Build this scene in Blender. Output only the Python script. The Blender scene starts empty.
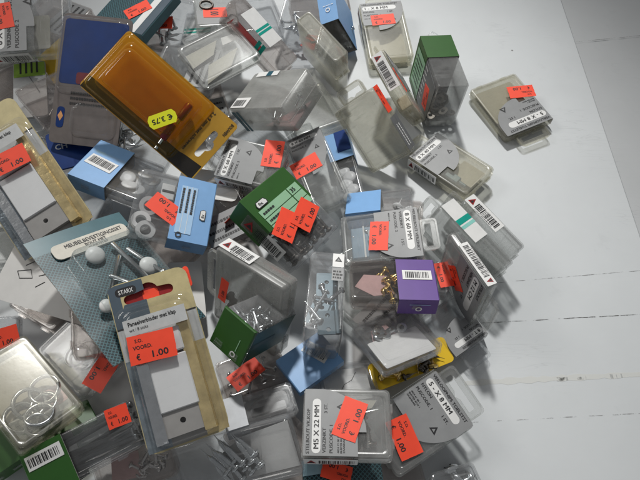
import bpy, bmesh, math, random
from mathutils import Vector, Quaternion, Matrix
random.seed(11)
POSE={
 'loose':((171.7, 338.7, 1.6),(0.2144, 0.0073, 0.0154, -0.9766),(48.8, 60.6, 10.0)),
 'topright':((64.1, 430.6, 3.3),(0.998, 0.034, -0.0059, 0.0522),(43.0, 74.5, 14.1)),
 'upright':((103.0, 350.4, 2.1),(-0.9972, 0.0213, -0.0313, -0.0643),(27.0, 63.8, 46.7)),
 'stand':((62.6, 333.9, 27.8),(-0.8341, 0.0065, -0.4921, -0.2491),(51.4, 56.1, 13.4)),
 'leanback':((47.9, 293.2, 32.8),(0.8265, 0.4177, -0.34, 0.1637),(39.6, 58.9, 16.4)),
 'leantop':((5.2, 384.0, 8.8),(-0.9339, -0.1276, 0.0799, -0.3242),(15.3, 53.9, 54.3)),
 'bluetop':((25.6, 431.6, 10.5),(-0.9703, -0.1429, 0.1919, -0.0353),(15.6, 42.3, 53.9)),
 'tealsticker':((-62.4, 388.4, 30.3),(0.8466, 0.1677, 0.2317, 0.4489),(21.0, 72.5, 24.8)),
 'papers':((-87.3, 362.5, 39.1),(0.9508, 0.0208, -0.008, 0.3089),(56.0, 48.1, 11.0)),
 'tealstripe':((-28.8, 303.7, 38.0),(0.9217, -0.0163, -0.2863, -0.2612),(65.2, 42.2, 26.0)),
 'gray860':((-52.4, 251.6, 27.8),(0.7996, 0.044, -0.0591, 0.5959),(36.5, 49.4, 14.3)),
 'gray860b':((0.7, 252.2, 20.6),(0.9781, 0.0388, -0.1215, 0.1646),(30.5, 70.3, 14.8)),
 'gray860c':((109.0, 268.7, 4.1),(0.9244, -0.0414, -0.0102, 0.379),(38.7, 60.0, 12.3)),
 'barstrip':((115.2, 191.0, 24.1),(-0.5971, 0.2147, -0.7325, -0.2465),(39.3, 53.3, 14.0)),
 'tealwhite':((98.1, 179.0, 28.6),(-0.5492, 0.2275, -0.7646, -0.2492),(37.4, 63.8, 17.7)),
 'graystand':((104.3, 156.9, 35.6),(0.1825, 0.6891, 0.0959, -0.6948),(50.3, 47.4, 9.1)),
 'graylow':((94.7, 129.3, 0.2),(0.292, -0.0268, 0.0204, -0.9558),(31.6, 36.4, 13.6)),
 'graymid':((46.1, 185.4, 27.1),(0.7184, 0.0709, -0.068, -0.6887),(40.7, 56.3, 14.9)),
 'blueflat':((47.1, 213.1, 24.4),(0.9737, -0.1936, -0.1161, -0.0304),(48.9, 25.5, 14.0)),
 'purple':((47.8, 143.7, 38.1),(-0.9918, 0.1272, -0.0011, 0.0104),(56.0, 32.9, 13.7)),
 'clearcard':((48.9, 108.2, 30.5),(0.9458, -0.2011, 0.0943, 0.237),(45.6, 39.7, 11.5)),
 'plates':((1.6, 130.4, 21.7),(-0.9953, 0.0855, -0.0227, 0.0384),(23.6, 60.5, 37.2)),
 'green':((-45.7, 107.2, 45.2),(-0.8746, 0.3385, -0.1121, 0.3284),(24.2, 44.7, 26.1)),
 'frost':((-49.1, 133.7, 41.0),(0.5103, -0.41, 0.7273, 0.2062),(65.5, 58.2, 13.9)),
 'greenlabel':((-29.0, 196.2, 34.1),(-0.8788, -0.1056, -0.1886, -0.4255),(46.9, 58.9, 22.4)),
 'blueclear':((-109.4, 204.8, 37.4),(-0.9816, -0.0279, -0.1877, 0.0213),(54.2, 50.0, 15.5)),
 'blueleft':((-155.6, 240.0, 30.4),(-0.9756, 0.1212, -0.1061, 0.1492),(55.7, 43.5, 12.4)),
 'tealpack':((-133.3, 145.6, 52.2),(0.9068, -0.0428, 0.2206, 0.3566),(67.8, 104.3, 2.2)),
 'hingepack':((-89.5, 91.4, 63.4),(-0.9744, -0.1454, -0.0402, -0.1668),(47.3, 100.1, 2.0)),
 'hingepackb':((-215.8, 224.6, 58.6),(-0.9384, -0.1428, 0.0192, -0.314),(54.6, 115.5, 2.0)),
 'amber':((-120.6, 283.4, 67.2),(-0.4159, -0.0547, -0.2688, 0.8671),(55.5, 106.6, 2.2)),
 'bluepack':((-183.0, 317.3, 59.5),(-0.9666, -0.2474, 0.0088, 0.0658),(56.7, 104.3, 2.0)),
 'grayleft':((-258.7, 401.1, 41.1),(-0.6491, -0.1245, 0.0846, -0.7456),(66.8, 68.5, 18.0)),
 'tealtop':((-164.2, 415.2, 44.5),(0.969, 0.0372, -0.0437, -0.2404),(55.4, 56.0, 10.0)),
 'clearb':((-138.5, 414.9, 28.3),(-0.9867, -0.0976, -0.022, 0.1279),(33.5, 55.5, 14.0)),
 'tealwhiteb':((-109.1, 416.1, 15.1),(0.9988, -0.0336, -0.0339, 0.0091),(38.3, 52.7, 14.0)),
 'ringbox':((-97.4, 422.5, 33.3),(0.9934, -0.0309, 0.0481, 0.0992),(38.2, 55.5, 14.0)),
 'hookbox':((-19.3, 438.0, 13.8),(-0.9801, -0.0995, -0.1462, 0.0899),(43.9, 59.1, 14.0)),
 'yellowpack':((-241.2, 384.2, 18.5),(-0.9354, -0.024, 0.1667, -0.3108),(31.3, 46.8, 2.0)),
 'limepack':((-257.2, 345.9, 20.8),(0.9871, -0.0299, 0.0563, 0.1472),(27.1, 72.5, 2.0)),
 'navypack':((-203.1, 275.7, 26.0),(-0.9788, -0.0748, -0.0501, -0.1841),(33.6, 35.1, 2.0)),
 'screwbox':((-148.3, 280.1, 19.3),(-0.9695, -0.1105, -0.0218, 0.2178),(59.6, 26.2, 14.0)),
 'leaflet':((-184.1, 155.5, 33.7),(0.9859, 0.0799, 0.0466, -0.1394),(72.9, 48.6, 0.5)),
 'rimbox':((-234.2, 184.5, 15.0),(0.973, -0.0482, 0.1408, 0.1765),(43.5, 35.1, 14.0)),
 'ringtray':((-159.7, 105.0, 12.4),(-0.9086, -0.0016, 0.0488, -0.4148),(34.6, 49.1, 14.0)),
 'ringfrost':((-182.1, 73.5, 35.0),(0.9031, -0.0284, 0.1666, 0.3949),(40.5, 63.1, 15.0)),
 'pinbox':((-138.5, 47.4, 28.1),(0.9564, 0.1712, -0.02, 0.2357),(64.7, 28.0, 14.0)),
 'pinkbox':((-111.1, 40.5, 15.2),(0.9524, 0.2366, -0.1333, 0.1383),(51.3, 24.6, 12.0)),
 'screwcard':((-48.4, 44.4, 21.1),(0.9553, 0.2496, -0.0988, 0.124),(75.3, 34.1, 14.0)),
 'graysleeve':((-37.1, 66.6, 24.9),(0.9829, -0.0956, 0.014, 0.1566),(44.4, 19.0, 13.2)),
 'darkclear':((-45.6, 93.3, 8.2),(-0.975, 0.0535, -0.0637, -0.2059),(43.7, 27.9, 14.0)),
 'blueend':((-6.6, 99.4, 19.8),(-0.9454, 0.0679, -0.0218, -0.3179),(35.2, 26.1, 5.0)),
 'm522':((16.0, 55.8, 32.5),(0.7134, -0.0486, 0.0392, 0.6979),(40.1, 51.7, 14.6)),
 'g58':((60.9, 62.8, 15.4),(-0.8696, -0.0823, -0.0191, 0.4864),(40.1, 56.6, 13.9)),
 'yellowlow':((61.7, 102.1, 12.1),(0.9813, 0.029, 0.0314, 0.1875),(58.7, 18.3, 2.0)),
 'whitebox':((17.3, 85.6, 8.3),(-0.9856, 0.1384, -0.0603, -0.076),(37.9, 27.7, 12.0)),
 'hatchlow':((13.8, 28.7, 19.6),(0.9929, -0.086, 0.0762, 0.0294),(48.9, 22.8, 2.0)),
 'corner':((83.3, 24.5, 3.2),(-0.9835, 0.1251, -0.0232, -0.1284),(29.5, 18.8, 13.9)),
 'bluedeep':((23.7, 263.7, 5.7),(0.9844, -0.0122, -0.1537, 0.0852),(19.1, 73.4, 14.0)),
 'paperwhite':((-62.2, 239.1, 17.4),(-0.9556, -0.0792, 0.1574, -0.2362),(48.6, 28.1, 0.5)),
 'cardwhite':((-87.2, 240.9, 25.4),(-0.9963, 0.0287, 0.0089, 0.0806),(50.3, 27.7, 0.6)),
 'wirecard':((-96.5, 154.6, 16.1),(0.9851, 0.0013, 0.1433, 0.0947),(24.5, 44.8, 1.0)),
 'midfill':((87.6, 160.8, 12.0),(0.9954, -0.0011, -0.011, -0.0949),(10.8, 25.7, 14.0)),
 'greenfill':((-199.6, 42.5, 9.8),(-0.9379, -0.0034, -0.0626, -0.3411),(23.3, 23.0, 14.0)),
 'edgefill':((-225.2, 124.5, 11.8),(0.9753, 0.2183, -0.0294, 0.0164),(36.4, 22.3, 14.0)),
 'stripfill':((-162.0, 60.0, 10.7),(0.9291, -0.1264, 0.1728, 0.3014),(29.5, 15.3, 10.0)),
 'fill0':((-256.0, 332.0, 1.9),(-0.999, 0.0211, 0.0164, 0.0365),(41.6, 58.9, 12.4)),
 'fill1':((-198.2, 351.2, 4.7),(-0.9898, 0.0281, 0.0587, -0.127),(47.3, 61.0, 16.0)),
 'fill2':((-163.8, 402.4, 2.3),(-0.9918, 0.0406, 0.0049, -0.121),(41.4, 55.2, 14.1)),
 'fill3':((-106.9, 336.4, 1.8),(-0.1572, -0.0004, 0.027, 0.9872),(45.5, 59.2, 15.7)),
 'fill4':((-58.3, 296.8, 2.1),(-0.9114, -0.0075, 0.0259, 0.4107),(50.0, 63.6, 16.1)),
 'fill5':((-8.3, 329.4, 3.1),(0.2142, 0.0062, -0.0515, -0.9754),(47.5, 55.3, 12.2)),
 'fill6':((-75.1, 217.9, 14.4),(0.246, 0.0228, 0.0269, -0.9686),(41.2, 59.6, 12.4)),
 'fill7':((-114.3, 201.8, 0.9),(-0.9445, 0.0144, -0.0038, 0.3283),(49.6, 55.6, 13.2)),
 'fill8':((7.6, 209.5, 5.3),(0.2549, -0.0124, 0.0143, -0.9668),(40.0, 57.1, 12.3)),
 'fill9':((33.7, 148.3, 1.5),(-0.3972, 0.0005, 0.02, 0.9175),(41.5, 63.3, 12.4)),
 'fill10':((-132.5, 122.6, 32.1),(-0.7891, 0.0551, -0.044, 0.6103),(42.0, 57.0, 13.6)),
 'fill11':((-189.2, 158.0, 2.6),(0.9671, 0.0094, -0.0381, -0.2514),(43.9, 57.6, 15.4)),
 'fill12':((-250.1, 260.7, 1.1),(0.8429, 0.016, -0.0097, -0.5378),(49.6, 59.3, 14.3)),
 'fill13':((-210.7, 78.0, 3.3),(0.5417, 0.0577, -0.023, 0.8383),(41.5, 62.5, 15.6)),
 'fill14':((38.7, 45.3, 2.4),(0.1127, 0.0087, 0.0352, -0.993),(44.4, 54.5, 12.2)),
 'fill15':((57.8, 203.9, 1.3),(-0.0853, 0.0132, -0.0134, -0.9962),(40.1, 59.7, 16.5)),
 'fill16':((-63.3, 455.7, 1.8),(0.1515, -0.0255, -0.0149, -0.988),(42.5, 55.8, 15.9)),
 'fill17':((-199.5, 391.3, 21.2),(-0.1883, -0.0016, 0.0186, 0.9819),(40.9, 58.7, 14.1)),
 'fill18':((-265.3, 453.3, 1.0),(-0.5376, 0.0121, -0.0066, 0.8431),(48.5, 58.1, 14.8)),
 'fill19':((-27.7, 50.4, 2.7),(-0.9193, -0.0374, 0.0056, -0.3917),(41.0, 57.1, 14.6)),
 'fill20':((-193.9, 216.2, 23.4),(0.8592, 0.0045, 0.0487, 0.5092),(44.5, 55.7, 14.5)),
 'fill21':((-290.1, 412.0, 16.6),(-0.9898, -0.0225, 0.0745, -0.1194),(48.5, 63.6, 15.1)),
 'fill22':((-221.3, 325.7, 24.1),(0.4075, -0.0209, 0.0521, 0.9115),(48.3, 55.3, 15.8)),
 'fill23':((-189.8, 465.8, 1.0),(-0.997, -0.0021, -0.0235, 0.0735),(43.6, 64.6, 12.4)),
 'fill24':((-115.7, 355.3, 28.2),(-0.6438, -0.0023, 0.0017, 0.7652),(49.5, 54.1, 12.1)),
 'fill25':((-109.8, 404.1, 1.9),(-0.5484, 0.0311, -0.0056, -0.8356),(41.8, 59.3, 12.8)),
 'fill26':((-301.2, 367.4, 1.3),(0.3525, -0.0157, -0.0059, 0.9357),(46.0, 61.5, 13.8)),
 'fill27':((-0.8, 479.9, 0.9),(0.7404, -0.0129, -0.0014, -0.672),(42.2, 60.3, 13.4)),
}
STICK=[
 ('loose', 'z+', -16.0, -7.9, -18.0, (25, 14)),
 ('topright', 'z+', -0.9, 12.4, 1.0, (24, 14)),
 ('upright', 'x-', 14.6, -3.4, 102.0, (22, 12)),
 ('stand', 'z+', -38.7, -9.1, -62.0, (22, 13)),
 ('leanback', 'x+', 18.3, 0.3, 179.0, (24, 9)),
 ('leantop', 'x+', -15.4, 8.9, -130.0, (16, 9)),
 ('gray860', 'z+', 11.7, -14.1, 8.0, (24, 16)),
 ('gray860b', 'z+', -7.3, 5.0, 6.0, (24, 15)),
 ('greenlabel', 'z+', -10.8, -3.3, 23.0, (25, 16)),
 ('greenlabel', 'z+', 6.2, -6.7, 20.0, (25, 16)),
 ('graymid', 'z+', -0.1, -1.4, -8.0, (24, 14)),
 ('blueclear', 'z+', -5.4, -3.7, 152.0, (25, 15)),
 ('hingepack', 'z+', -5.1, 7.7, -4.0, (27, 17)),
 ('hingepackb', 'z+', 3.7, 7.2, -5.0, (26, 16)),
 ('tealtop', 'z+', 5.0, -3.2, 60.0, (24, 14)),
 ('clearb', 'z+', -6.6, -5.5, 16.0, (24, 14)),
 ('ringbox', 'z+', -1.0, -9.4, -92.0, (15, 22)),
 ('grayleft', 'z+', 1.8, 17.7, -171.0, (26, 15)),
 ('ringtray', 'z+', 4.7, -23.0, -165.0, (26, 16)),
 ('amber', 'z+', 6.9, 10.6, -28.0, (22, 10.5)),
 ('graystand', 'z+', 2.0, -3.4, 50.0, (20, 11)),
 ('midfill', 'z+', 0.9, 1.6, -70.0, (20, 11)),
 ('m522', 'z+', 1.7, -1.7, -20.0, (25, 15)),
 ('g58', 'z+', 2.5, -12.0, -9.0, (25, 15)),
 ('hatchlow', 'z+', -4.2, 3.8, 162.0, (19, 11)),
 ('darkclear', 'z+', -5.2, -1.0, 19.0, (24, 13)),
 ('pinbox', 'z+', 26.0, 8.1, -6.0, (14, 12)),
 ('greenlabel', 'y+', 10.2, -35.3, -123.0, (18, 10)),
 ('frost', 'z-', 0.1, -19.7, 172.0, (22, 7)),
 ('edgefill', 'z+', 11.9, -2.8, 14.0, (24, 14)),
]
DROP=set()
AMB=.185; KEY=212; FILL=6; SPOT=19
S=bpy.context.scene
COL=S.collection
# ---------------------------------------------------------------- materials
MATS={}
def nmat(name):
    m=bpy.data.materials.new(name); m.use_nodes=True
    nt=m.node_tree; nt.nodes.clear()
    out=nt.nodes.new('ShaderNodeOutputMaterial')
    return m,nt,out
def N(nt,typ,**kw):
    n=nt.nodes.new(typ)
    for k,v in kw.items():
        if k in n.inputs: n.inputs[k].default_value=v
        else: setattr(n,k,v)
    return n
def noise(nt,scale,detail=3,rough=.6,vec=None,coord='Object'):
    tc=N(nt,'ShaderNodeTexCoord'); n=N(nt,'ShaderNodeTexNoise',Scale=scale,Detail=detail,Roughness=rough)
    nt.links.new(tc.outputs[coord] if vec is None else vec,n.inputs['Vector']); return n
def ramp(nt,src,a,b,ca,cb):
    r=N(nt,'ShaderNodeValToRGB'); r.color_ramp.elements[0].position=a; r.color_ramp.elements[1].position=b
    r.color_ramp.elements[0].color=(*ca,1) if len(ca)==3 else ca; r.color_ramp.elements[1].color=(*cb,1) if len(cb)==3 else cb
    nt.links.new(src,r.inputs[0]); return r
def solid(name,col,rough=.5,metal=0,var=.12,scale=120,bump=0,spec=.5,coat=0):
    if name in MATS: return MATS[name]
    m,nt,out=nmat(name)
    p=N(nt,'ShaderNodeBsdfPrincipled'); p.inputs['Roughness'].default_value=rough; p.inputs['Metallic'].default_value=metal
    p.inputs['Specular IOR Level'].default_value=spec; p.inputs['Coat Weight'].default_value=coat; p.inputs['Coat Roughness'].default_value=.08
    n=noise(nt,scale,4)
    r=ramp(nt,n.outputs[0],.3,.75,tuple(c*(1-var) for c in col),tuple(min(1,c*(1+var)) for c in col))
    nt.links.new(r.outputs[0],p.inputs['Base Color'])
    if bump:
        b=N(nt,'ShaderNodeBump',Strength=bump,Distance=.001); nt.links.new(n.outputs[0],b.inputs['Height']); nt.links.new(b.outputs[0],p.inputs['Normal'])
    nt.links.new(p.outputs[0],out.inputs[0]); MATS[name]=m; return m
def plastic(name,tint,body,haze,rough,var=.5,bump=.0,edge=.35,scuff=.10):
    """clear or frosted plastic wall: see-through, with a little milkiness that grows where the wall is seen edge on"""
    if name in MATS: return MATS[name]
    m,nt,out=nmat(name); L=nt.links
    tr=N(nt,'ShaderNodeBsdfTransparent'); tr.inputs[0].default_value=(*tint,1)
    df=N(nt,'ShaderNodeBsdfDiffuse'); df.inputs[0].default_value=(*body,1)
    tl=N(nt,'ShaderNodeBsdfTranslucent'); tl.inputs[0].default_value=(*body,1)
    md=N(nt,'ShaderNodeMixShader'); md.inputs[0].default_value=.45
    L.new(df.outputs[0],md.inputs[1]); L.new(tl.outputs[0],md.inputs[2])
    lw=N(nt,'ShaderNodeLayerWeight',Blend=.35)
    pw=N(nt,'ShaderNodeMath',operation='POWER'); L.new(lw.outputs['Facing'],pw.inputs[0]); pw.inputs[1].default_value=2.2
    n=noise(nt,55,5,.65); r=ramp(nt,n.outputs[0],.35,.75,(haze*(1-var),)*3,(haze*(1+var),)*3)
    ad=N(nt,'ShaderNodeMath',operation='MULTIPLY_ADD'); L.new(pw.outputs[0],ad.inputs[0]); ad.inputs[1].default_value=edge; ad.use_clamp=True
    # scuffs: short fine scratches in two directions
    tc=N(nt,'ShaderNodeTexCoord'); acc=r.outputs[0]
    for rot,off in ((.5,0.),(-.9,4.)):
        mp=N(nt,'ShaderNodeMapping'); mp.inputs['Rotation'].default_value=(.3,.2,rot); mp.inputs['Scale'].default_value=(45,520,45); mp.inputs['Location'].default_value=(off,off,off); L.new(tc.outputs['Object'],mp.inputs[0])
        sn=N(nt,'ShaderNodeTexNoise',Scale=1.0,Detail=2,Roughness=.5); L.new(mp.outputs[0],sn.inputs['Vector'])
        sr=ramp(nt,sn.outputs[0],.63,.74,(0,0,0),(scuff,)*3)
        sa=N(nt,'ShaderNodeMath',operation='ADD'); L.new(acc,sa.inputs[0]); L.new(sr.outputs[0],sa.inputs[1]); acc=sa.outputs[0]
    L.new(acc,ad.inputs[2])
    mx=N(nt,'ShaderNodeMixShader'); L.new(ad.outputs[0],mx.inputs[0]); L.new(tr.outputs[0],mx.inputs[1]); L.new(md.outputs[0],mx.inputs[2])
    gl=N(nt,'ShaderNodeBsdfGlossy'); gl.inputs['Roughness'].default_value=rough; gl.inputs[0].default_value=(1,1,1,1)
    lf=N(nt,'ShaderNodeLayerWeight',Blend=.5); p5=N(nt,'ShaderNodeMath',operation='POWER'); L.new(lf.outputs['Facing'],p5.inputs[0]); p5.inputs[1].default_value=5
    fr=N(nt,'ShaderNodeMath',operation='MULTIPLY_ADD'); L.new(p5.outputs[0],fr.inputs[0]); fr.inputs[1].default_value=.75; fr.inputs[2].default_value=.035
    if bump:
        n2=noise(nt,160,3); bp=N(nt,'ShaderNodeBump',Strength=bump,Distance=.001); L.new(n2.outputs[0],bp.inputs['Height']); L.new(bp.outputs[0],gl.inputs['Normal']); L.new(bp.outputs[0],lf.inputs['Normal'])
    m2=N(nt,'ShaderNodeMixShader'); L.new(fr.outputs[0],m2.inputs[0]); L.new(mx.outputs[0],m2.inputs[1]); L.new(gl.outputs[0],m2.inputs[2])
    L.new(m2.outputs[0],out.inputs[0]); MATS[name]=m; return m
CLEAR=plastic('clear_plastic',(.95,.955,.96),(.74,.745,.75),.07,.11,bump=.02,edge=.42)
FROST=plastic('frosted_plastic',(.95,.955,.95),(.66,.665,.66),.145,.22,bump=.03,edge=.46)
MILKY=plastic('milky_plastic',(.92,.925,.92),(.64,.64,.62),.29,.3,bump=.03,edge=.3,var=.3)
MILKB=plastic('milky_yellowed_plastic',(.945,.94,.91),(.64,.635,.57),.17,.3,bump=.03,edge=.3,var=.3)
BEIGE=plastic('yellowed_plastic',(.955,.95,.915),(.62,.605,.53),.15,.25,bump=.025,edge=.3)
BEIGC=plastic('thin_yellowed_plastic',(.95,.94,.90),(.55,.53,.44),.06,.2,bump=.02,edge=.32)
RAW=solid('raw_card',(.46,.455,.43),.8,var=.06)
SILVD=solid('dark_silver_foil',(.26,.31,.35),.2,.5,var=.4,scale=120,bump=.6)
DUSK=plastic('smoky_plastic',(.93,.915,.905),(.48,.45,.45),.06,.1,bump=.03,edge=.22)
BLIST=plastic('blister_film',(.97,.97,.97),(.7,.7,.7),.02,.05,bump=.04,edge=.2,scuff=.03)
AMBER=plastic('amber_film',(.95,.80,.30),(.85,.52,.07),.05,.06,bump=.03,edge=.9,scuff=.03)
GREY=solid('grey_label',(.27,.275,.28),.45,var=.06)
DGREY=solid('dark_grey_label',(.13,.135,.14),.45,var=.06)
WHITE=solid('white_label',(.76,.76,.75),.45,var=.05)
PAPER=solid('white_paper',(.72,.71,.69),.7,var=.06,scale=60)
CREAM=solid('cream_paper',(.43,.41,.34),.6,var=.06,scale=60)
PINK=solid('pink_paper',(.62,.42,.42),.7,var=.1)
INK=solid('black_ink',(.022,.022,.024),.5)
RED=solid('red_sticker',(.97,.075,.03),.55,var=.05)
YEL=solid('yellow_sticker',(.82,.86,.02),.5,var=.04)
BLUE=solid('blue_card',(.205,.40,.70),.42,var=.05)
LBLUE=solid('pale_blue_print',(.38,.58,.82),.42,var=.04)
NAVY=solid('navy_card',(.006,.034,.165),.45,var=.2,scale=40,spec=.2)
GREEN=solid('green_card',(.024,.10,.014),.42,var=.06)
LGREEN=solid('pale_green_print',(.30,.52,.33),.45,var=.05)
LIME=solid('lime_print',(.30,.50,.06),.45)
PURP=solid('purple_card',(.115,.05,.27),.45,var=.06)
TEALM=solid('teal_print',(.0,.32,.25),.45)
DTEAL=solid('dark_teal_print',(.015,.09,.13),.45)
SLATE=solid('slate_card',(.085,.115,.145),.35,var=.1,scale=70)
GOLD=solid('gold_card',(.56,.43,.17),.35,var=.18,scale=220,bump=.2)
TAN=solid('tan_card',(.55,.47,.25),.45,var=.12,scale=180)
BRED=solid('dark_red_print',(.30,.01,.012),.5)
YCARD=solid('yellow_card',(.80,.52,.015),.45,var=.05)
OCARD=solid('orange_card',(.50,.275,.03),.45,var=.1,scale=50)
BCARD=solid('black_card',(.02,.017,.014),.3,var=.2)
STEEL=solid('zinc_steel',(.62,.64,.65),.24,1,var=.15,scale=200)
DSTEEL=solid('dark_steel',(.16,.145,.13),.36,.9,var=.35,scale=200)
BRASS=solid('brass_plating',(.72,.52,.20),.25,1,var=.15)
NYLON=solid('white_nylon',(.72,.72,.71),.4,var=.04)
SILVER=solid('silver_foil',(.72,.74,.76),.2,1,var=.12,scale=140,bump=.35)
GFOIL=solid('gold_foil',(.74,.59,.30),.18,.6,var=.25,scale=110,bump=.4)
PLATEW=solid('painted_plate',(.74,.75,.76),.4,var=.03)
PLATEG=solid('grey_plate',(.34,.33,.32),.4,var=.08)
BPLATE=solid('blue_grey_metal',(.10,.145,.17),.42,.3,var=.15)
MAROON=solid('maroon_plastic',(.16,.012,.02),.3,var=.2)
BEIGEP=solid('beige_foam',(.62,.55,.43),.8,var=.08,scale=200)
def dotcard():
    m,nt,out=nmat('teal_dot_card'); L=nt.links
    p=N(nt,'ShaderNodeBsdfPrincipled'); p.inputs['Roughness'].default_value=.38
    tc=N(nt,'ShaderNodeTexCoord'); mp=N(nt,'ShaderNodeMapping'); mp.inputs['Rotation'].default_value=(0,0,math.radians(45)); mp.inputs['Scale'].default_value=(520,520,520)
    L.new(tc.outputs['Object'],mp.inputs[0]); sp=N(nt,'ShaderNodeSeparateXYZ'); L.new(mp.outputs[0],sp.inputs[0])
    hs=[]
    for k in 'XY':
        f=N(nt,'ShaderNodeMath',operation='FRACT'); L.new(sp.outputs[k],f.inputs[0])
        a=N(nt,'ShaderNodeMath',operation='SUBTRACT'); L.new(f.outputs[0],a.inputs[0]); a.inputs[1].default_value=.5
        b=N(nt,'ShaderNodeMath',operation='ABSOLUTE'); L.new(a.outputs[0],b.inputs[0]); hs.append(b)
    mx=N(nt,'ShaderNodeMath',operation='MAXIMUM'); L.new(hs[0].outputs[0],mx.inputs[0]); L.new(hs[1].outputs[0],mx.inputs[1])
    r=ramp(nt,mx.outputs[0],.34,.40,(.010,.026,.033),(.065,.155,.18)); L.new(r.outputs[0],p.inputs['Base Color'])
    L.new(p.outputs[0],out.inputs[0]); return m
DOTS=dotcard(); TEALC=solid('teal_card',(.075,.165,.195),.38,var=.12,scale=60); PTEAL=solid('pale_teal_card',(.30,.45,.52),.4)
# ---------------------------------------------------------------- mesh helper
TOP={}
class MB:
    def __init__(s): s.v=[]; s.f=[]; s.mi=[]; s.mats=[]; s.sm=[]
    def m(s,mat):
        if mat not in s.mats: s.mats.append(mat)
        return s.mats.index(mat)
    def add(s,vs,fs,mat,smooth=False,M=None):
        b=len(s.v); i=s.m(mat)
        s.v+= [ (M@Vector(v)) if M else Vector(v) for v in vs]
        for f in fs: s.f.append(tuple(b+k for k in f)); s.mi.append(i); s.sm.append(smooth)
    def loft(s,loops,mat,cap0=True,cap1=True,closed=False,smooth=True,M=None):
        n=len(loops[0]); vs=[p for l in loops for p in l]; fs=[]
        k=len(loops); R=range(k if closed else k-1)
        for a in R:
            b=(a+1)%k
            for i in range(n): j=(i+1)%n; fs.append((a*n+i,a*n+j,b*n+j,b*n+i))
        s.add(vs,fs,mat,smooth,M)
        caps=[]
        if not closed and cap0: caps.append(tuple(reversed(range(n))))
        if not closed and cap1: caps.append(tuple(range((k-1)*n,k*n)))
        if caps: s.add(vs,caps,mat,False,M)
    def box(s,c,d,mat,M=None,bev=0):
        x,y,z=c; a,b,h=[q/2 for q in d]
        if bev:
            s.loft([rr(2*(a-bev),2*(b-bev),bev*.5,z-h,x,y),rr(2*a,2*b,bev,z-h+bev,x,y),rr(2*a,2*b,bev,z+h-bev,x,y),rr(2*(a-bev),2*(b-bev),bev*.5,z+h,x,y)],mat,M=M,smooth=False); return
        vs=[(x+i*a,y+j*b,z+k*h) for i in(-1,1) for j in(-1,1) for k in(-1,1)]
        s.add(vs,[(0,1,3,2),(4,6,7,5),(0,4,5,1),(2,3,7,6),(0,2,6,4),(1,5,7,3)],mat,False,M)
    def poly(s,pts,holes,z0,z1,mat,M=None):
        """plate with holes: pts, holes 2-D loops"""
        bm=bmesh.new(); es=[]
        for lp in [pts]+holes:
            vs=[bm.verts.new((p[0],p[1],z1)) for p in lp]
            es+=[bm.edges.new((vs[i],vs[(i+1)%len(vs)])) for i in range(len(vs))]
        bmesh.ops.triangle_fill(bm,use_beauty=True,edges=es)
        bm.verts.index_update(); fs=[]
        for f in bm.faces:
            q=[v.index for v in f.verts]
            if f.normal.z<0: q.reverse()
            fs.append(tuple(q))
        vs=[tuple(v.co) for v in bm.verts]; bm.free()
        s.add(vs,fs,mat,False,M)
        if z0 is not None and z0!=z1:
            s.add([(a,b,z0) for a,b,_ in vs],[tuple(reversed(f)) for f in fs],mat,False,M)
            for lp,sg in [(pts,1)]+[(h,-1) for h in holes]:
                n=len(lp); ar=sum(lp[i][0]*lp[(i+1)%n][1]-lp[(i+1)%n][0]*lp[i][1] for i in range(n))
                q=[(p[0],p[1],z) for z in (z0,z1) for p in lp]
                ff=[(i,(i+1)%n,n+(i+1)%n,n+i) for i in range(n)]
                if ar*sg<0: ff=[tuple(reversed(f)) for f in ff]
                s.add(q,ff,mat,False,M)
    def tube(s,pts,r,mat,n=8,M=None,closed=False):
        P=[Vector(p) for p in pts]; loops=[]; k=len(P)
        for i in range(k):
            t=(P[(i+1)%k]-P[i-1]) if closed else (P[min(i+1,k-1)]-P[max(i-1,0)])
            t.normalize(); a=t.orthogonal() if abs(t.z)>.9 else t.cross(Vector((0,0,1))); a.normalize(); b=t.cross(a)
            loops.append([tuple(P[i]+(a*math.cos(2*math.pi*j/n)+b*math.sin(2*math.pi*j/n))*r) for j in range(n)])
        s.loft(loops,mat,closed=closed,M=M)
    def lathe(s,prof,mat,n=12,M=None):
        s.loft([[(r*math.cos(2*math.pi*j/n),r*math.sin(2*math.pi*j/n),z) for j in range(n)] for r,z in prof],mat,M=M)
    def build(s,name,parent=None,M=None):
        me=bpy.data.meshes.new(name); me.from_pydata([tuple(v) for v in s.v],[],s.f)
        for m in s.mats: me.materials.append(m)
        me.polygons.foreach_set('material_index',s.mi); me.polygons.foreach_set('use_smooth',s.sm); me.update()
        o=bpy.data.objects.new(name,me); COL.objects.link(o)
        if parent and name in('price_sticker','printed_label') and parent.name in TOP: parent=TOP[parent.name]
        if parent: o.parent=parent
        if M is not None: o.matrix_local=M
        return o
def rr(w,l,r,z,cx=0,cy=0,n=5):
    r=max(min(r,w/2-1e-5,l/2-1e-5),1e-5); out=[]
    for k,(sx,sy) in enumerate(((1,1),(-1,1),(-1,-1),(1,-1))):
        for i in range(n):
            a=math.pi/2*(k+i/(n-1)); out.append((cx+sx*(w/2-r)+r*math.cos(a),cy+sy*(l/2-r)+r*math.sin(a),z))
    return out
def rr2(w,l,r,cx=0,cy=0,n=5): return [(p[0],p[1]) for p in rr(w,l,r,0,cx,cy,n)]
TX={}
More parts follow.
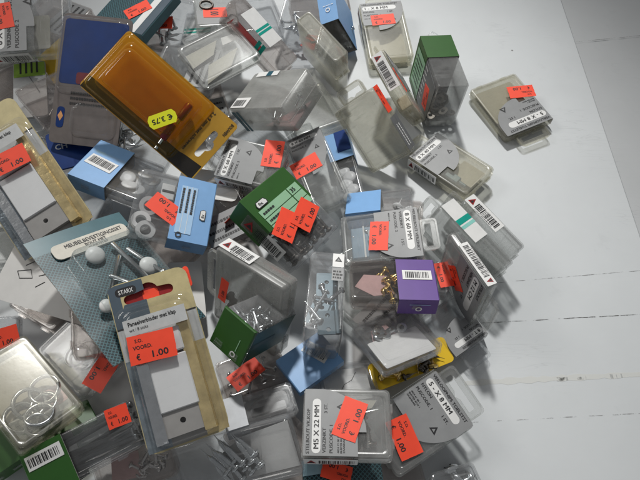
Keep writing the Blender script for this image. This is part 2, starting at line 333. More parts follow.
def textgeo(body,bold=True):
    k=(body,bold)
    if k in TX: return TX[k]
    c=bpy.data.curves.new('text_curve','FONT'); c.body=body; c.size=1; c.resolution_u=2; c.offset=0
    o=bpy.data.objects.new('text_tmp',c); COL.objects.link(o); bpy.context.view_layer.update()
    me=o.evaluated_get(bpy.context.evaluated_depsgraph_get()).to_mesh()
    vs=[tuple(v.co) for v in me.vertices]; fs=[tuple(p.vertices) for p in me.polygons]
    o.to_mesh_clear(); bpy.data.objects.remove(o); bpy.data.curves.remove(c)
    x0=min(v[0] for v in vs);x1=max(v[0] for v in vs)
    vs=[(v[0]-x0,v[1],0) for v in vs]; TX[k]=(vs,fs,x1-x0); return TX[k]
def text(mb,body,x,y,h,M,mat=None,z=.00012,width=None,ang=0,bold=True):
    """lettering with capital height h, starting at x,y; squeezed to width"""
    vs,fs,w=textgeo(body,bold); sy=h/.70; sx=sy if width is None else min(sy*1.15,width/w)
    T=M@Matrix.Translation((x,y,z))@Matrix.Rotation(ang,4,'Z')@Matrix.Diagonal((sx,sy,1,1))
    mb.add(vs,fs,mat or INK,False,T)
    if bold:   # heavier print: the same letters a hair to the side
        for k,(a,b) in enumerate(((.045,0),(.022,.03))): mb.add([(q[0]+a,q[1]+b,q[2]) for q in vs],fs,mat or INK,False,Matrix.Translation(M.to_3x3()@Vector((0,0,.00002*(k+1))))@T)
def flat(mb,pts,mat,M,z=0): mb.add([(p[0],p[1],z) for p in pts],[tuple(range(len(pts)))],mat,False,M)
def rect(mb,x0,y0,x1,y1,mat,M,z=0): flat(mb,[(x0,y0),(x1,y0),(x1,y1),(x0,y1)],mat,M,z)
def barcode(mb,x0,y0,x1,y1,M,z=.00012,seed=1,mat=None):
    rg=random.Random(seed); x=x0
    while x<x1:
        w=rg.choice((.0003,.0003,.0006,.0009)); 
        if x+w<x1: rect(mb,x,y0,x+w,y1,mat or INK,M,z)
        x+=w+rg.choice((.0003,.0004,.0007))
FR={'z+':((1,0,0),(0,1,0)),'z-':((1,0,0),(0,-1,0)),'x-':((0,-1,0),(0,0,1)),'x+':((0,1,0),(0,0,1)),'y-':((1,0,0),(0,0,1)),'y+':((-1,0,0),(0,0,1))}
def face(dim,f,off=.0002):
    """frame on a face of a thing whose base is at z=0"""
    u,v=[Vector(q) for q in FR[f]]; n=u.cross(v); k='xyz'.index(f[0])
    o=Vector((0,0,dim[2]/2))+n*(dim[k]/2+off)
    M=Matrix.Identity(4)
    for i in range(3): M[i][0],M[i][1],M[i][2],M[i][3]=u[i],v[i],n[i],o[i]
    return M
def meta(o,label,cat,group=None,kind=None):
    if label: o['label']=label
    if cat: o['category']=cat
    if group: o['group']=group
    if kind: o['kind']=kind
    return o
def root(key,name,label,cat,group=None):
    b,q,d=POSE[key]; o=bpy.data.objects.new(name,None); COL.objects.link(o)
    o.empty_display_size=.01; o.location=[x/1000 for x in b]; o.rotation_mode='QUATERNION'; o.rotation_quaternion=q
    meta(o,label,cat,group); return o,tuple(x/1000 for x in d)
def world(key): b,q,d=POSE[key]; return Matrix.Translation([x/1000 for x in b])@Quaternion(q).to_matrix().to_4x4()
# ---------------------------------------------------------------- price stickers
def sticker(key,dim,parent,lift=.0):
    for (k,f,u,v,a,(w,h)) in STICK:
        if k!=key: continue
        w*=.00096;h*=.00096; mb=MB(); M=face(dim,f,.0007+lift)@Matrix.Translation((u/1000,v/1000,0))@Matrix.Rotation(math.radians(a),4,'Z')
        lift+=.0005
        yel=key=='amber'
        if yel: pts=[(-w/2+.002,-h/2),(w/2-.002,-h/2),(w/2,-h/2+.003),(w/2,h/2-.003),(w/2-.002,h/2),(-w/2+.002,h/2),(-w/2,h/2-.003),(-w/2,-h/2+.003)]
        else:
            pts=[]
            for (x0,y0),(x1,y1) in (((-w/2,-h/2),(w/2,-h/2)),((w/2,-h/2),(w/2,h/2)),((w/2,h/2),(-w/2,h/2)),((-w/2,h/2),(-w/2,-h/2))):
                for i in range(8):
                    t=i/8; pts.append((x0+(x1-x0)*t+ (random.uniform(-.00012,.00012)),y0+(y1-y0)*t+random.uniform(-.00012,.00012)))
        # a paper label, its corners lifting a little
        mat=YEL if yel else RED
        mb.poly(pts,[],-.00012,0,mat,M)
        if yel: text(mb,'€ 3.75',-w*.36,-h*.18,h*.36,M,z=.0001,width=w*.72)
        elif w>h and h>.0075:
            text(mb,'€',-w*.36,-h*.36,h*.20,M,z=.0001,width=w*.08); text(mb,'1.00',-w*.02,-h*.36,h*.22,M,z=.0001,width=w*.40)
            text(mb,'VOORD.',-w*.40,h*.0,h*.13,M,z=.0001,width=w*.40)
            text(mb,'S.O.',-w*.34,h*.24,h*.12,M,z=.0001,width=w*.16)
        else: text(mb,'1.00',-w*.3,-h*.2,h*.35,M,z=.0001,width=w*.6)
        mb.build('price_sticker',parent)
# ---------------------------------------------------------------- hinged plastic box
def shell(mb,W,L,z0,z1,r,mat,t=.0009,up=True,step=None):
    """one open half of the box: outer wall, end wall and inner wall"""
    e=.0011; prof=[(0,z0),(0,z1-e if up else z1)]
    sgn=1 if up else -1
    zo,ze=(z0,z1) if up else (z1,z0)
    lo=[rr(W,L,r,zo),rr(W,L,r,ze-sgn*e),rr(W-e*.6,L-e*.6,r,ze-sgn*e*.3),rr(W-2*e,L-2*e,r,ze)]
    if step:
        s,hh=step; lo+=[rr(W-2*s,L-2*s,r,ze),rr(W-2*s-.0008,L-2*s-.0008,r,ze-sgn*hh*.5),rr(W-2*s-.0016,L-2*s-.0016,r,ze-sgn*hh)]
    if not up: lo=[list(reversed(l)) for l in lo]
    mb.loft(lo,mat,cap0=False,cap1=True)
    zi=ze-sgn*(t+(step[1] if step else 0))
    li=[rr(W-2*t,L-2*t,r-t*.5,zo),rr(W-2*t,L-2*t,r-t*.5,zi+sgn*.0006),rr(W-2*t-.0012,L-2*t-.0012,r-t*.5,zi)]
    if not up: li=[list(reversed(l)) for l in li]
    mb.loft([list(reversed(l)) for l in li],mat,cap0=False,cap1=True)
    lip=[rr(W,L,r,zo),rr(W-2*t,L-2*t,r-t*.5,zo)]
    mb.loft(lip,mat,cap0=False,cap1=False,smooth=False)
def plain_box(o,d,mat,tab=True,seam=.5,step=True,tabw=.62):
    W,L,H=d; r=min(.0028,W*.2,H*.25); zs=H*seam
    a=MB(); shell(a,W-.0012,L-.0012,.0,zs,r,mat,up=False)
    a.loft([rr(W-.0004,L-.0004,r,zs-.0011),rr(W+.0008,L+.0008,r,zs-.0009),rr(W+.0008,L+.0008,r,zs-.0002),rr(W-.0004,L-.0004,r,zs)],mat,cap0=False,cap1=False,smooth=False)
    if H>.012:
        for sx in(-1,1): a.box((sx*W*.26,-L/2-.0006,zs-.0008),(.006,.0018,.0016),mat)
    a.build('tray',o)
    b=MB(); shell(b,W,L,zs+.0002,H,r,mat,up=True,step=(min(.0035,W*.12),.0007) if step else None)
    for sx in(-1,1): b.box((sx*W*.26,-L/2-.0009,zs+.0012),(.0052,.0016,.0022),mat)
    TOP[o.name]=b.build('lid',o)
    if tab:
        w=W*tabw; l=.0125; c=MB(); y0=L/2-.0004
        pts=[(-w/2,y0),(w/2,y0),(w/2,y0+l-.004),(w/2-.004,y0+l),(-w/2+.004,y0+l),(-w/2,y0+l-.004)]
        hw=w*.36; hy=y0+l*.45
        hole=[(-hw,hy-.0022),(-.003,hy-.0022),(0,hy-.0040),(.003,hy-.0022),(hw,hy-.0022),(hw,hy+.0022),(-hw,hy+.0022)]
        c.poly(pts,[hole],zs-.0009,zs+.0004,mat)
        c.poly([(p[0]*1.0,p[1]) for p in rr2(w,l,.003,0,y0+l/2)],[rr2(w-.0026,l-.0026,.002,0,y0+l/2)],zs+.0004,zs+.0015,mat)
        c.build('hang_tab',o)
def triangle(mb,x,y,s,M,mat=None,z=.00014):
    flat(mb,[(x-s,y-s*.7),(x+s,y-s*.7),(x,y+s)],mat or INK,M,z); flat(mb,[(x-s*.42,y-s*.42),(x+s*.42,y-s*.42),(x,y+s*.32)],GREY,M,z+.0001)
def grey_label(o,d,head,size,lines,frac=.46,edge=True,seed=1,mat=None,side=True):
    W,L,H=d; mb=MB(); M=face(d,'z+',.0003); w=W/2-.0008; y1=L/2-.0008; y0=y1-L*frac; g=mat or GREY
    yc=y1-L*frac*.30; R=w*1.12; pts=[(-w,y1),(-w,y0),(-w*.30,y0)]
    n=18; x0=-w*.30
    for i in range(n+1):
        a=-math.pi/2*(1-i/n); pts.append((x0+(w-x0)*math.cos(a),yc+(y0-L*.10-yc)*(-math.sin(a))))
    pts.append((w,y1)); mb.poly(pts,[],-.00012,0,g,M)
    k=W/.046
    text(mb,head,-w+.0012*k,y1-.0038*k,.0021*k,M,width=2*w-.003)
    pl=min(2*w-.004*k,.036*k); px=-w+.0015*k; py=y1-.0112*k
    flat(mb,rr2(pl,.0058*k,.0028*k,px+pl/2,py+.0029*k),WHITE,M,.0001)
    text(mb,size,px+.0028*k,py+.0013*k,.0033*k,M,z=.0002,width=pl-.0056*k)
    y=py-.0034*k
    for i,t in enumerate(lines):
        text(mb,t,-w+.0018*k,y,(.0021 if i<2 else .0012)*k,M,width=.024*k); y-=(.0046 if i<1 else .0042 if i<2 else .0019)*k
    text(mb,'1 ST.' if '22' not in size else '3 ST.',w*.25,py-.0042*k,.0020*k,M,width=.008*k)
    triangle(mb,w*.45,py-.0135*k,.0031*k,M)
    mb.build('printed_label',o)
    if side: side_barcode(o,d,L*frac,seed)
def side_barcode(o,d,length,seed,f='x-',sh=0):
    W,L,H=d; mb=MB(); M=face(d,f,.0006); h=H*.74; s=-1 if f in('x-','y+') else 1
    # strip runs from the hang tab end
    k='xyz'.index('y' if f[0]=='x' else 'x'); E=d[k]/2
    x0=-E+.001+sh; x1=min(x0+length,E-.001)
    mb.poly(rr2(x1-x0,h,.0004,(x0+x1)/2,0),[],-.00012,0,WHITE,M)
    q=h*.26; cx=x0+.0015+q
    flat(mb,[(cx-q,-h*.28),(cx+q,-h*.28),(cx,h*.32)],BRED,M,.0001); flat(mb,[(cx-q*.55,-h*.2),(cx+q*.55,-h*.2),(cx,h*.1)],INK,M,.00022)
    barcode(mb,cx+q+.0015,-h*.33,x1-.0015,h*.26,M,seed=seed)
    barcode(mb,cx+q+.003,-h*.46,x1-.004,-h*.39,M,seed=seed+7)
    mb.build('barcode_label',o)
def end_stripe_sticker(o,d,u0,u1,m1,m2,f='x-',inset=.1):
    W,L,H=d; mb=MB(); M=face(d,f,.0006); h=H*(1-inset); k='xyz'.index('y' if f[0]=='x' else 'x')
    mb.poly([(u0,-h/2),(u1,-h/2),(u1,h/2),(u0,h/2)],[],-.00012,0,WHITE,M)
    a=u0+(u1-u0)*.50; w=(u1-u0)*.09
    rect(mb,a,-h/2,a+w,h/2,m1,M,.0001); rect(mb,a+w*1.35,-h/2,a+2.6*w,h/2,m2,M,.0001)
    mb.build('striped_sticker',o)
def ringmark(mb,x,y,r,M,mat=None,z=.0003):
    n=20; o_=[(x+r*math.cos(2*math.pi*i/n),y+r*math.sin(2*math.pi*i/n)) for i in range(n)]; h=[(x+r*.6*math.cos(2*math.pi*i/n),y+r*.6*math.sin(2*math.pi*i/n)) for i in range(n)]
    mb.poly(o_,[h],None,z,mat or WHITE,M)
def fixlogo(mb,x,y,s,M,ang):
    T=M@Matrix.Translation((x,y,.0003))@Matrix.Rotation(ang,4,'Z')
    flat(mb,[(-s,-s*.5),(s,-s*.5),(s*1.15,0),(s*.8,s*.55),(-s*.8,s*.55),(-s*1.1,0)],INK,T,0)
    flat(mb,[(-s*.9,-s*.38),(s*.9,-s*.38),(s*1.0,0),(s*.72,s*.43),(-s*.72,s*.43),(-s*.97,0)],WHITE,T,.0001)
    text(mb,'fix',-s*.6,-s*.25,s*.5,T,z=.0002,width=s*1.2)
def microlines(mb,x0,x1,ys,h,M,seed,mat=None,z=.0003):
    rg=random.Random(seed)
    for y in ys:
        x=x0
        while x<x1:
            w=rg.uniform(.0006,.0022)
            if x+w<x1: rect(mb,x,y,x+w,y+h,mat or INK,M,z)
            x+=w+.0005
G1='grey labelled plastic boxes'; G2='plastic boxes with coloured card ends'; G3='plain clear plastic boxes'; G4='hanging card packs'
def B(key,label,mat,group,tab=True,seam=.5,step=True,name='plastic_box',tabw=.62):
    o,d=root(key,name,label,'box',group); plain_box(o,d,mat,tab,seam,step,tabw); return o,d
def sleeve(o,d,ax,lo,hi,mat,name='card_sleeve',t=.0005,extra=None):
    W,L,H=[q+.0012 for q in d]; r=.0006; mb=MB(); k='xy'.index(ax); E=(W,L)[k]/2
    a,b=lo*E,hi*E
    def ring(p,ins):
        q=(L if k==0 else W); c=[(-q/2+ins,-.0006+ins),(q/2-ins,-.0006+ins),(q/2-ins,H-.0006-ins),(-q/2+ins,H-.0006-ins)]
        return [((p,y,z) if k==0 else (-y,p,z)) for y,z in c]
    c0=lo<=-.99; c1=hi>=.99
    ls=[ring(a,r if c0 else 0)]+([ring(a+r,0)] if c0 else [])+([ring(b-r,0)] if c1 else [])+[ring(b,r if c1 else 0)]
    mb.loft(ls,mat,cap0=c0,cap1=c1,smooth=False)
    li=[ring(a+(t if c0 else 0),t),ring(b-(t if c1 else 0),t)]
    li=[list(reversed(l)) for l in li]; mb.loft(li,RAW,cap0=c0,cap1=c1,smooth=False)
    if extra: extra(mb,(W,L,H))
    return mb.build(name,o)
def sub(mb,o,name): mb.build(name,o)
# ================================================================ setting
def tabletop_mat(name,base,dark):
    m,nt,out=nmat(name); L=nt.links
    p=N(nt,'ShaderNodeBsdfPrincipled'); p.inputs['Specular IOR Level'].default_value=.35
    tc=N(nt,'ShaderNodeTexCoord')
    n1=noise(nt,9,5,.6); r1=ramp(nt,n1.outputs[0],.3,.7,tuple(c*.93 for c in base),base)
    # smudges
    n2=noise(nt,32,6,.7); r2=ramp(nt,n2.outputs[0],.60,.80,(0,0,0),(1,1,1))
    mx=N(nt,'ShaderNodeMix',data_type='RGBA'); L.new(r2.outputs[0],mx.inputs['Factor']); L.new(r1.outputs[0],mx.inputs[6]); mx.inputs[7].default_value=(*[c*.86 for c in base],1)
    # fine scratches: stretched voronoi edges
    col=mx.outputs[2]
    for rot,sc,seed in ((.35,(7,60,1),.0),(-.6,(9,80,1),3.1),(1.4,(6,70,1),7.7)):
        mp=N(nt,'ShaderNodeMapping'); mp.inputs['Rotation'].default_value=(0,0,rot); mp.inputs['Scale'].default_value=sc; mp.inputs['Location'].default_value=(seed,seed,0)
        L.new(tc.outputs['Object'],mp.inputs[0])
        nn=N(nt,'ShaderNodeTexNoise',Scale=1.3,Detail=2,Roughness=.5); L.new(mp.outputs[0],nn.inputs['Vector'])
        s=N(nt,'ShaderNodeMath',operation='SUBTRACT'); L.new(nn.outputs[0],s.inputs[0]); s.inputs[1].default_value=.5
        ab=N(nt,'ShaderNodeMath',operation='ABSOLUTE'); L.new(s.outputs[0],ab.inputs[0])
        r=ramp(nt,ab.outputs[0],.0,.006,(1,1,1),(0,0,0))
        g=noise(nt,14,2,.5); gr=ramp(nt,g.outputs[0],.54,.70,(0,0,0),(.3,.3,.3))
        ml=N(nt,'ShaderNodeMath',operation='MULTIPLY'); L.new(r.outputs[0],ml.inputs[0]); L.new(gr.outputs[0],ml.inputs[1])
        m2=N(nt,'ShaderNodeMix',data_type='RGBA'); L.new(ml.outputs[0],m2.inputs['Factor']); L.new(col,m2.inputs[6]); m2.inputs[7].default_value=(*[c*.62 for c in base],1); col=m2.outputs[2]
    # specks of dirt
    v=N(nt,'ShaderNodeTexVoronoi',Scale=42); L.new(tc.outputs['Object'],v.inputs['Vector'])
    rv=ramp(nt,v.outputs['Distance'],.035,.06,(1,1,1),(0,0,0))
    cs=N(nt,'ShaderNodeSeparateColor'); L.new(v.outputs['Color'],cs.inputs[0])
    rc=ramp(nt,cs.outputs[0],.80,.81,(0,0,0),(.8,.8,.8))
    ml=N(nt,'ShaderNodeMath',operation='MULTIPLY'); L.new(rv.outputs[0],ml.inputs[0]); L.new(rc.outputs[0],ml.inputs[1])
    m3=N(nt,'ShaderNodeMix',data_type='RGBA'); L.new(ml.outputs[0],m3.inputs['Factor']); L.new(col,m3.inputs[6]); m3.inputs[7].default_value=(*dark,1)
    L.new(m3.outputs[2],p.inputs['Base Color'])
    rr_=ramp(nt,n2.outputs[0],.3,.8,(.38,)*3,(.62,)*3); L.new(rr_.outputs[0],p.inputs['Roughness'])
    b=N(nt,'ShaderNodeBump',Strength=.12,Distance=.0008); n4=noise(nt,110,5,.6); L.new(n4.outputs[0],b.inputs['Height']); L.new(b.outputs[0],p.inputs['Normal'])
    L.new(p.outputs[0],out.inputs[0]); return m
TW=tabletop_mat('white_painted_board',(.65,.675,.69),(.12,.11,.10)); TG=tabletop_mat('grey_worn_board',(.53,.545,.555),(.1,.1,.1))
def board(name,x0,y0,x1,y1,mat,top=0,sl=0):
    mb=MB(); e=.0005; th=.018
    def lp(i,z): return [(x0+i,y0+i+0*sl,z),(x1-i,y0+i+sl,z),(x1-i,y1-i+sl,z),(x0+i,y1-i,z)]
    mb.loft([lp(0,top-th),lp(0,top-e),lp(e,top)],mat,smooth=False)
    meta(mb.build(name),None,None,None,'structure')
XS=.2558
sl=.046
board('table_board',-1.2,-.5,XS-.0003,1.1,TW)
board('side_board',XS+.0003,-.5,1.0,1.1,TG,top=-.0012)
def hairline(pts,w,col,name,dens=.5,seed=0):
    """worn line in the paint: a thin sheet lying on the board"""
    m,nt,out=nmat(name+'_stain'); L=nt.links
    d=N(nt,'ShaderNodeBsdfDiffuse'); d.inputs[0].default_value=(*col,1); t=N(nt,'ShaderNodeBsdfTransparent'); mx=N(nt,'ShaderNodeMixShader')
    n=noise(nt,70,5,.75); r=ramp(nt,n.outputs[0],.62-dens*.4,.78-dens*.4,(0,0,0),(.9,.9,.9)); L.new(r.outputs[0],mx.inputs[0]); L.new(t.outputs[0],mx.inputs[1]); L.new(d.outputs[0],mx.inputs[2]); L.new(mx.outputs[0],out.inputs[0])
    mb=MB(); rg=random.Random(seed); P=[]
    (x0,y0),(x1,y1)=pts; n=40
    up=[];dn=[]
    for i in range(n+1):
        s=i/n; x=x0+(x1-x0)*s; y=y0+(y1-y0)*s+rg.uniform(-.00012,.00012); ww=w*rg.uniform(.5,1.1)
        up.append((x,y+ww/2,.0001));dn.append((x,y-ww/2,.0001))
    vs=up+dn; mb.add(vs,[(n+1+i,n+2+i,i+1,i) for i in range(n)],m)
    meta(mb.build(name),None,None,None,'structure')
hairline(((.10,.1345),(XS-.002,.1433)),.0008,(.12,.118,.115),'paint_crack',.48,1)
hairline(((.09,.0652),(XS-.002,.0735)),.0007,(.36,.36,.36),'paint_crack',.35,2)
hairline(((.13,.1675),(XS-.002,.1787)),.0006,(.30,.30,.30),'paint_crack',.4,3)
hairline(((.10,.0918),(.27,.1003)),.005,(.68,.69,.67),'tape_residue',1.2,4)
hairline(((.16,.0941),(.27,.1003)),.0030,(.20,.19,.17),'tape_residue',.12,5)
hairline(((XS+.0012,.16),(XS+.0011,.52)),.0024,(.13,.125,.12),'seam_grime',.5,6)
hairline(((.257,.432),(.40,.452)),.0008,(.2,.2,.2),'paint_crack',.6,7)
# ================================================================ contents
def screwmesh(mat,l=.02,r=.0016,head='pan'):
    mb=MB(); hr=r*1.9
    prof=[(0.0002,l*.5+r*.1)] if False else []
    z=l/2
    prof=[(hr*.5,z),(hr*.92,z-r*.35),(hr,z-r*.8),(hr*.9,z-r*1.1),(r,z-r*1.3)]
    n=int((l-r*3)/ .0011); 
    for i in range(n):
        q=z-r*1.4-i*.0011; k=min(1,(n-i)/4)
        prof+=[(r*k,q),(r*.68*k,q-.00055)]
    prof.append((r*.08,-l/2))
    mb.lathe(list(reversed(prof)),mat,8)
    mb.box((0,0,z),(hr*1.3,r*.28,r*.12),INK); mb.box((0,0,z+.00003),(r*.28,hr*1.3,r*.12),INK)
    return mb
def place(mesh_o,key,loc,rot): mesh_o.matrix_world=world(key)@Matrix.Translation(loc)@rot
def scatter(key,mb,name,label,cat,group,n,reg,z,flatrot=True,seed=0,rots=None,tilt=.25):
    """n loose copies of one small thing lying in a box"""
    rg=random.Random(seed); first=None
    for i in range(n):
        o=mb.build(name) if first is None else first.copy()
        if first is None: first=o
        else: COL.objects.link(o)
        meta(o,label,cat,group)
        x=rg.uniform(reg[0],reg[1]); y=rg.uniform(reg[2],reg[3]); zz=rg.uniform(z[0],z[1])
        R=Matrix.Rotation(rg.uniform(0,6.28),4,'Z')@Matrix.Rotation(rg.uniform(-tilt,tilt)+(math.pi/2 if flatrot else 0),4,'X')
        if rots is not None: R=Matrix.Rotation(rots+rg.uniform(-.12,.12),4,'Z')@Matrix.Rotation(math.pi/2+rg.uniform(-.04,.04),4,'X')
        place(o,key,(x,y,zz),R)
def card(key,name,label,cat,pts,z,mat,t=.0004,marks=None,group=None,tilt=None):
    mb=MB(); mb.poly(pts,[],0,t,mat)
    if marks: marks(mb,Matrix.Translation((0,0,t)))
    o=mb.build(name); o.matrix_world=world(key)@Matrix.Translation((0,0,z))@(tilt or Matrix.Identity(4)); meta(o,label,cat,group); return o
def washer(mat,ro,ri,h):
    mb=MB(); mb.loft([[(r*math.cos(i*2*math.pi/24),r*math.sin(i*2*math.pi/24),z) for i in range(24)] for r,z in ((ro,-h/2),(ro,h/2),(ri,h/2),(ri,-h/2))],mat,closed=True,smooth=False); return mb
def keyring(r,w,mat=STEEL):
    mb=MB(); pts=[]
    for i in range(44): a=i/22*2*math.pi; pts.append(((r)*math.cos(a),r*math.sin(a),(i/44-.5)*w*2.2))
    mb.tube(pts,w,mat,6); return mb
def discmesh(r,h,mat):
    mb=MB(); mb.lathe([(r*.8,0),(r,h*.2),(r,h*.6),(r*.85,h*.9),(r*.4,h)],mat,20); return mb
# ================================================================ boxes on the right, on the bare table
o,d=B('loose','yellowed hinged box with grey 5 - X 8 label lying alone on the bare table',BEIGE,G1)
grey_label(o,d,'VERLOOPNIPS TOELSTST','5 - X 8 MM',['NYLON','PUSCODE. 1','4024 00 1','BLISTER BOX'],seed=3); sticker('loose',d,o)
W,L,H=d; card('loose','cream_insert','cream paper insert inside the lone box on the bare table','paper insert',rr2(W*.8,L*.62,.002,0,-L*.14),.003,CREAM)
o,d=B('topright','yellowed flat box with grey 1-X 8 MM label, behind the upright green capped box',BEIGE,G1)
grey_label(o,d,'VERLOOPNIPS TOELSTST','1 - X 8 MM',['NYLON','PUSCODE. 1','4024 00 1'],seed=4,frac=.4); sticker('topright',d,o)
W,L,H=d; card('topright','cream_insert','cream paper insert filling the flat box behind the green capped upright box','paper insert',rr2(W*.82,L*.5,.002,0,-L*.2),.003,CREAM)
# upright green capped box
o,d=B('upright','tall box standing upright with dark green card top, at the right edge of the pile',FROST,G2,tab=False,seam=.12,step=False)
W,L,H=d
def ex(mb,D):
    M=face(d,'x-',.0009)
    rect(mb,-L*.44,-H*.40,-L*.06,H*.36,LGREEN,M); microlines(mb,-L*.40,-L*.1,[-H*.3,-H*.2,-H*.1,0,H*.1,H*.2],.0016,M,4)
sleeve(o,d,'y',.12,1,GREEN,extra=ex)
mb=MB(); M=face(d,'x-',.0006); mb.poly([(-L*.05,-H*.46),(L*.44,-H*.46),(L*.44,H*.4),(-L*.05,H*.46)],[],-.0002,0,DGREY,M)
microlines(mb,-L*.03,L*.1,[-H*.3+i*.005 for i in range(7)],.0018,M,9,WHITE,.0002); mb.build('side_label',o)
mb=MB(); mb.tube([(-.004,L/2,H*.9),(-.004,L/2+.006,H*.93),(0,L/2+.009,H*.94),(.004,L/2+.006,H*.93),(.004,L/2,H*.9)],.0006,CLEAR,6); mb.build('hang_loop',o)
sticker('upright',d,o)
scatter('upright',washer(DSTEEL,.0042,.0018,.0014),'washer','small dark washer heaped in the bottom of the upright green capped box','washer','washers in the upright green capped box',34,(-W*.36,W*.36,-L*.40,.1*L),(.0035,.012),False,seed=2,tilt=.6)
# standing on its long side
o,d=B('stand','yellowed box on its long edge, barcode on top, beside the upright green capped box',BEIGE,G1)
W,L,H=d; grey_label(o,d,'VERLOOPNIPS','6 X 8 MM',['NYLON','PUSCODE. 1'],seed=5,frac=.5,side=False); side_barcode(o,d,L*.62,6); sticker('stand',d,o)
mb=MB(); mb.box((0,-L*.36,H/2),(W*.8,L*.2,H*.72),BEIGEP,bev=.001); oo=mb.build('foam_block'); oo.matrix_world=world('stand'); meta(oo,'beige foam block in the end of the box standing on its long edge','foam block')
o,d=B('leanback','large yellowed frosted box leaning on its back in front of the barcode topped box',MILKB,G3,seam=.45)
W,L,H=d; mb=MB(); M=face(d,'x+',.0004); rect(mb,-L*.46,-H*.42,L*.05,H*.42,DGREY,M); microlines(mb,-L*.4,-L*.05,[-.002,.002],.0014,M,3,WHITE,.0002); mb.build('edge_label',o); sticker('leanback',d,o)
o,d=B('leantop','yellowed frosted box tipped on edge between the blue topped box and the teal striped one',MILKB,G3,tab=False,seam=.5)
sticker('leantop',d,o)
o,d=B('bluetop','smoky box with bright blue card top standing at the upper edge',CLEAR,G2,tab=False,seam=.3)
W,L,H=d
def ex(mb,D):
    M=face(d,'z+',.0009); ringmark(mb,0,-L*.22,.0022,M); microlines(mb,-.004,.006,[-L*.12],.0006,M,2,WHITE)
sleeve(o,d,'y',-.97,1,BLUE,extra=ex)
scatter('bluetop',screwmesh(STEEL,.014,.0012),'screw','bright screw at the foot of the bright blue topped box','screw','screws by the bright blue topped box',6,(W*.1,W*.4,-L*.4,L*.3),(.003,.012),seed=8)
o,d=B('tealsticker','narrow box on edge whose white sticker has teal stripes, near the top of the pile',DUSK,G3,tab=False,seam=.5,step=False)
W,L,H=d; mb=MB(); M=face(d,'z+',.0008); a0,a1=-L*.20,L*.30
mb.poly([(-W*.46,a0),(W*.46,a0),(W*.46,a1),(-W*.46,a1)],[],-.0002,0,WHITE,M)
for q in (-.0005,.0029): rect(mb,-W*.46,a0+(a1-a0)*.36+q,W*.46,a0+(a1-a0)*.36+q+.0024,TEALM,M,.0001)
M=face(d,'x-',.0008); rect(mb,L*.05,-H*.44,L*.10,H*.44,TEALM,M); rect(mb,L*.12,-H*.44,L*.17,H*.44,TEALM,M); mb.build('striped_sticker',o)
card('tealsticker','red_insert','dark red leaflet inside the narrow box with the teal striped sticker','leaflet',[(-W*.3,-L*.1),(W*.3,-L*.1),(W*.3,L*.4),(-W*.3,L*.4)],.004,BRED)
o,d=B('papers','flat frosted box holding cream paper slips, above the orange blister pack',FROST,G3,seam=.4)
W,L,H=d
card('papers','paper_slip','wide cream paper slip fanned across the flat frosted box above the orange pack','paper slip',[(-W*.42,-L*.42),(W*.06,-L*.30),(W*.34,L*.02),(-W*.22,-L*.05)],.0035,CREAM)
card('papers','paper_slip','narrow cream paper slip at the back of the flat frosted box above the orange pack','paper slip',[(-W*.45,L*.02),(-W*.05,L*.10),(W*.15,L*.38),(-W*.42,L*.36)],.0045,CREAM)
card('papers','paper_slip','small white paper slip in the flat frosted box above the orange pack','paper slip',[(W*.16,L*.18),(W*.40,L*.16),(W*.40,L*.32),(W*.22,L*.36)],.0055,PAPER)
o,d=B('tealstripe','big frosted box with small white barcode label and dark teal stripes',MILKY,G3,tab=False,seam=.45,step=False)
W,L,H=d; mb=MB(); M=face(d,'z+',.0005); mb.poly(rr2(W*.30,L*.26,.0006,-W*.32,-L*.34),[],-.0002,0,WHITE,M); barcode(mb,-W*.44,-L*.43,-W*.22,-L*.27,M,seed=11); mb.build('barcode_label',o)
mb=MB(); M=face(d,'y-',.0006); rect(mb,-W*.47,-H*.46,-W*.40,H*.40,DTEAL,M); rect(mb,-W*.38,-H*.46,-W*.33,H*.40,DTEAL,M)
M=face(d,'z+',.0006); rect(mb,-W*.40,L*.36,W*.02,L*.48,WHITE,M); rect(mb,-W*.20,L*.36,-W*.10,L*.48,DTEAL,M,.0001); mb.build('striped_sticker',o)
card('tealstripe','pink_leaflet','pale pink folded leaflet inside the frosted box with dark teal stripes','leaflet',[(-W*.1,-L*.45),(W*.46,-L*.45),(W*.46,L*.2),(W*.2,-L*.1)],.004,PINK)
scatter('tealstripe',screwmesh(STEEL,.016,.0013),'screw','bright screw in the frosted box with the dark teal stripes','screw','screws in the frosted box with dark teal stripes',5,(W*.05,W*.4,-L*.4,L*.1),(.006,.012),seed=21)
# grey labelled boxes
HB='MEUBELBOUT VERZINKT'
o,d=B('gray860','frosted box with grey 8 X 60 MM label turned sideways, just below the orange pack',FROST,G1)
grey_label(o,d,HB,'8 X 60 MM',['VERZINKT','PUSCODE. 2','4024 11'],seed=7,frac=.62); sticker('gray860',d,o)
o,d=B('gray860b','clear box with grey 8 X 60 MM label, right behind the green fix box',FROST,G1)
grey_label(o,d,HB,'8 X 60 MM',['VERZINKT','PUSCODE. 2'],seed=8,frac=.46); sticker('gray860b',d,o)
o,d=B('gray860c','yellowed box with grey 8 X 40 MM label, no price sticker',BEIGE,G1)
grey_label(o,d,'MEUBELBOUT VERZINKT','8 X 40 MM',['VERZINKT','PUSCODE. 2'],seed=9,frac=.5)
W,L,H=d; card('gray860c','cream_insert','cream paper insert in the unpriced grey labelled box at the right edge','paper insert',rr2(W*.52,L*.36,.001,W*.14,-L*.24),.004,CREAM)
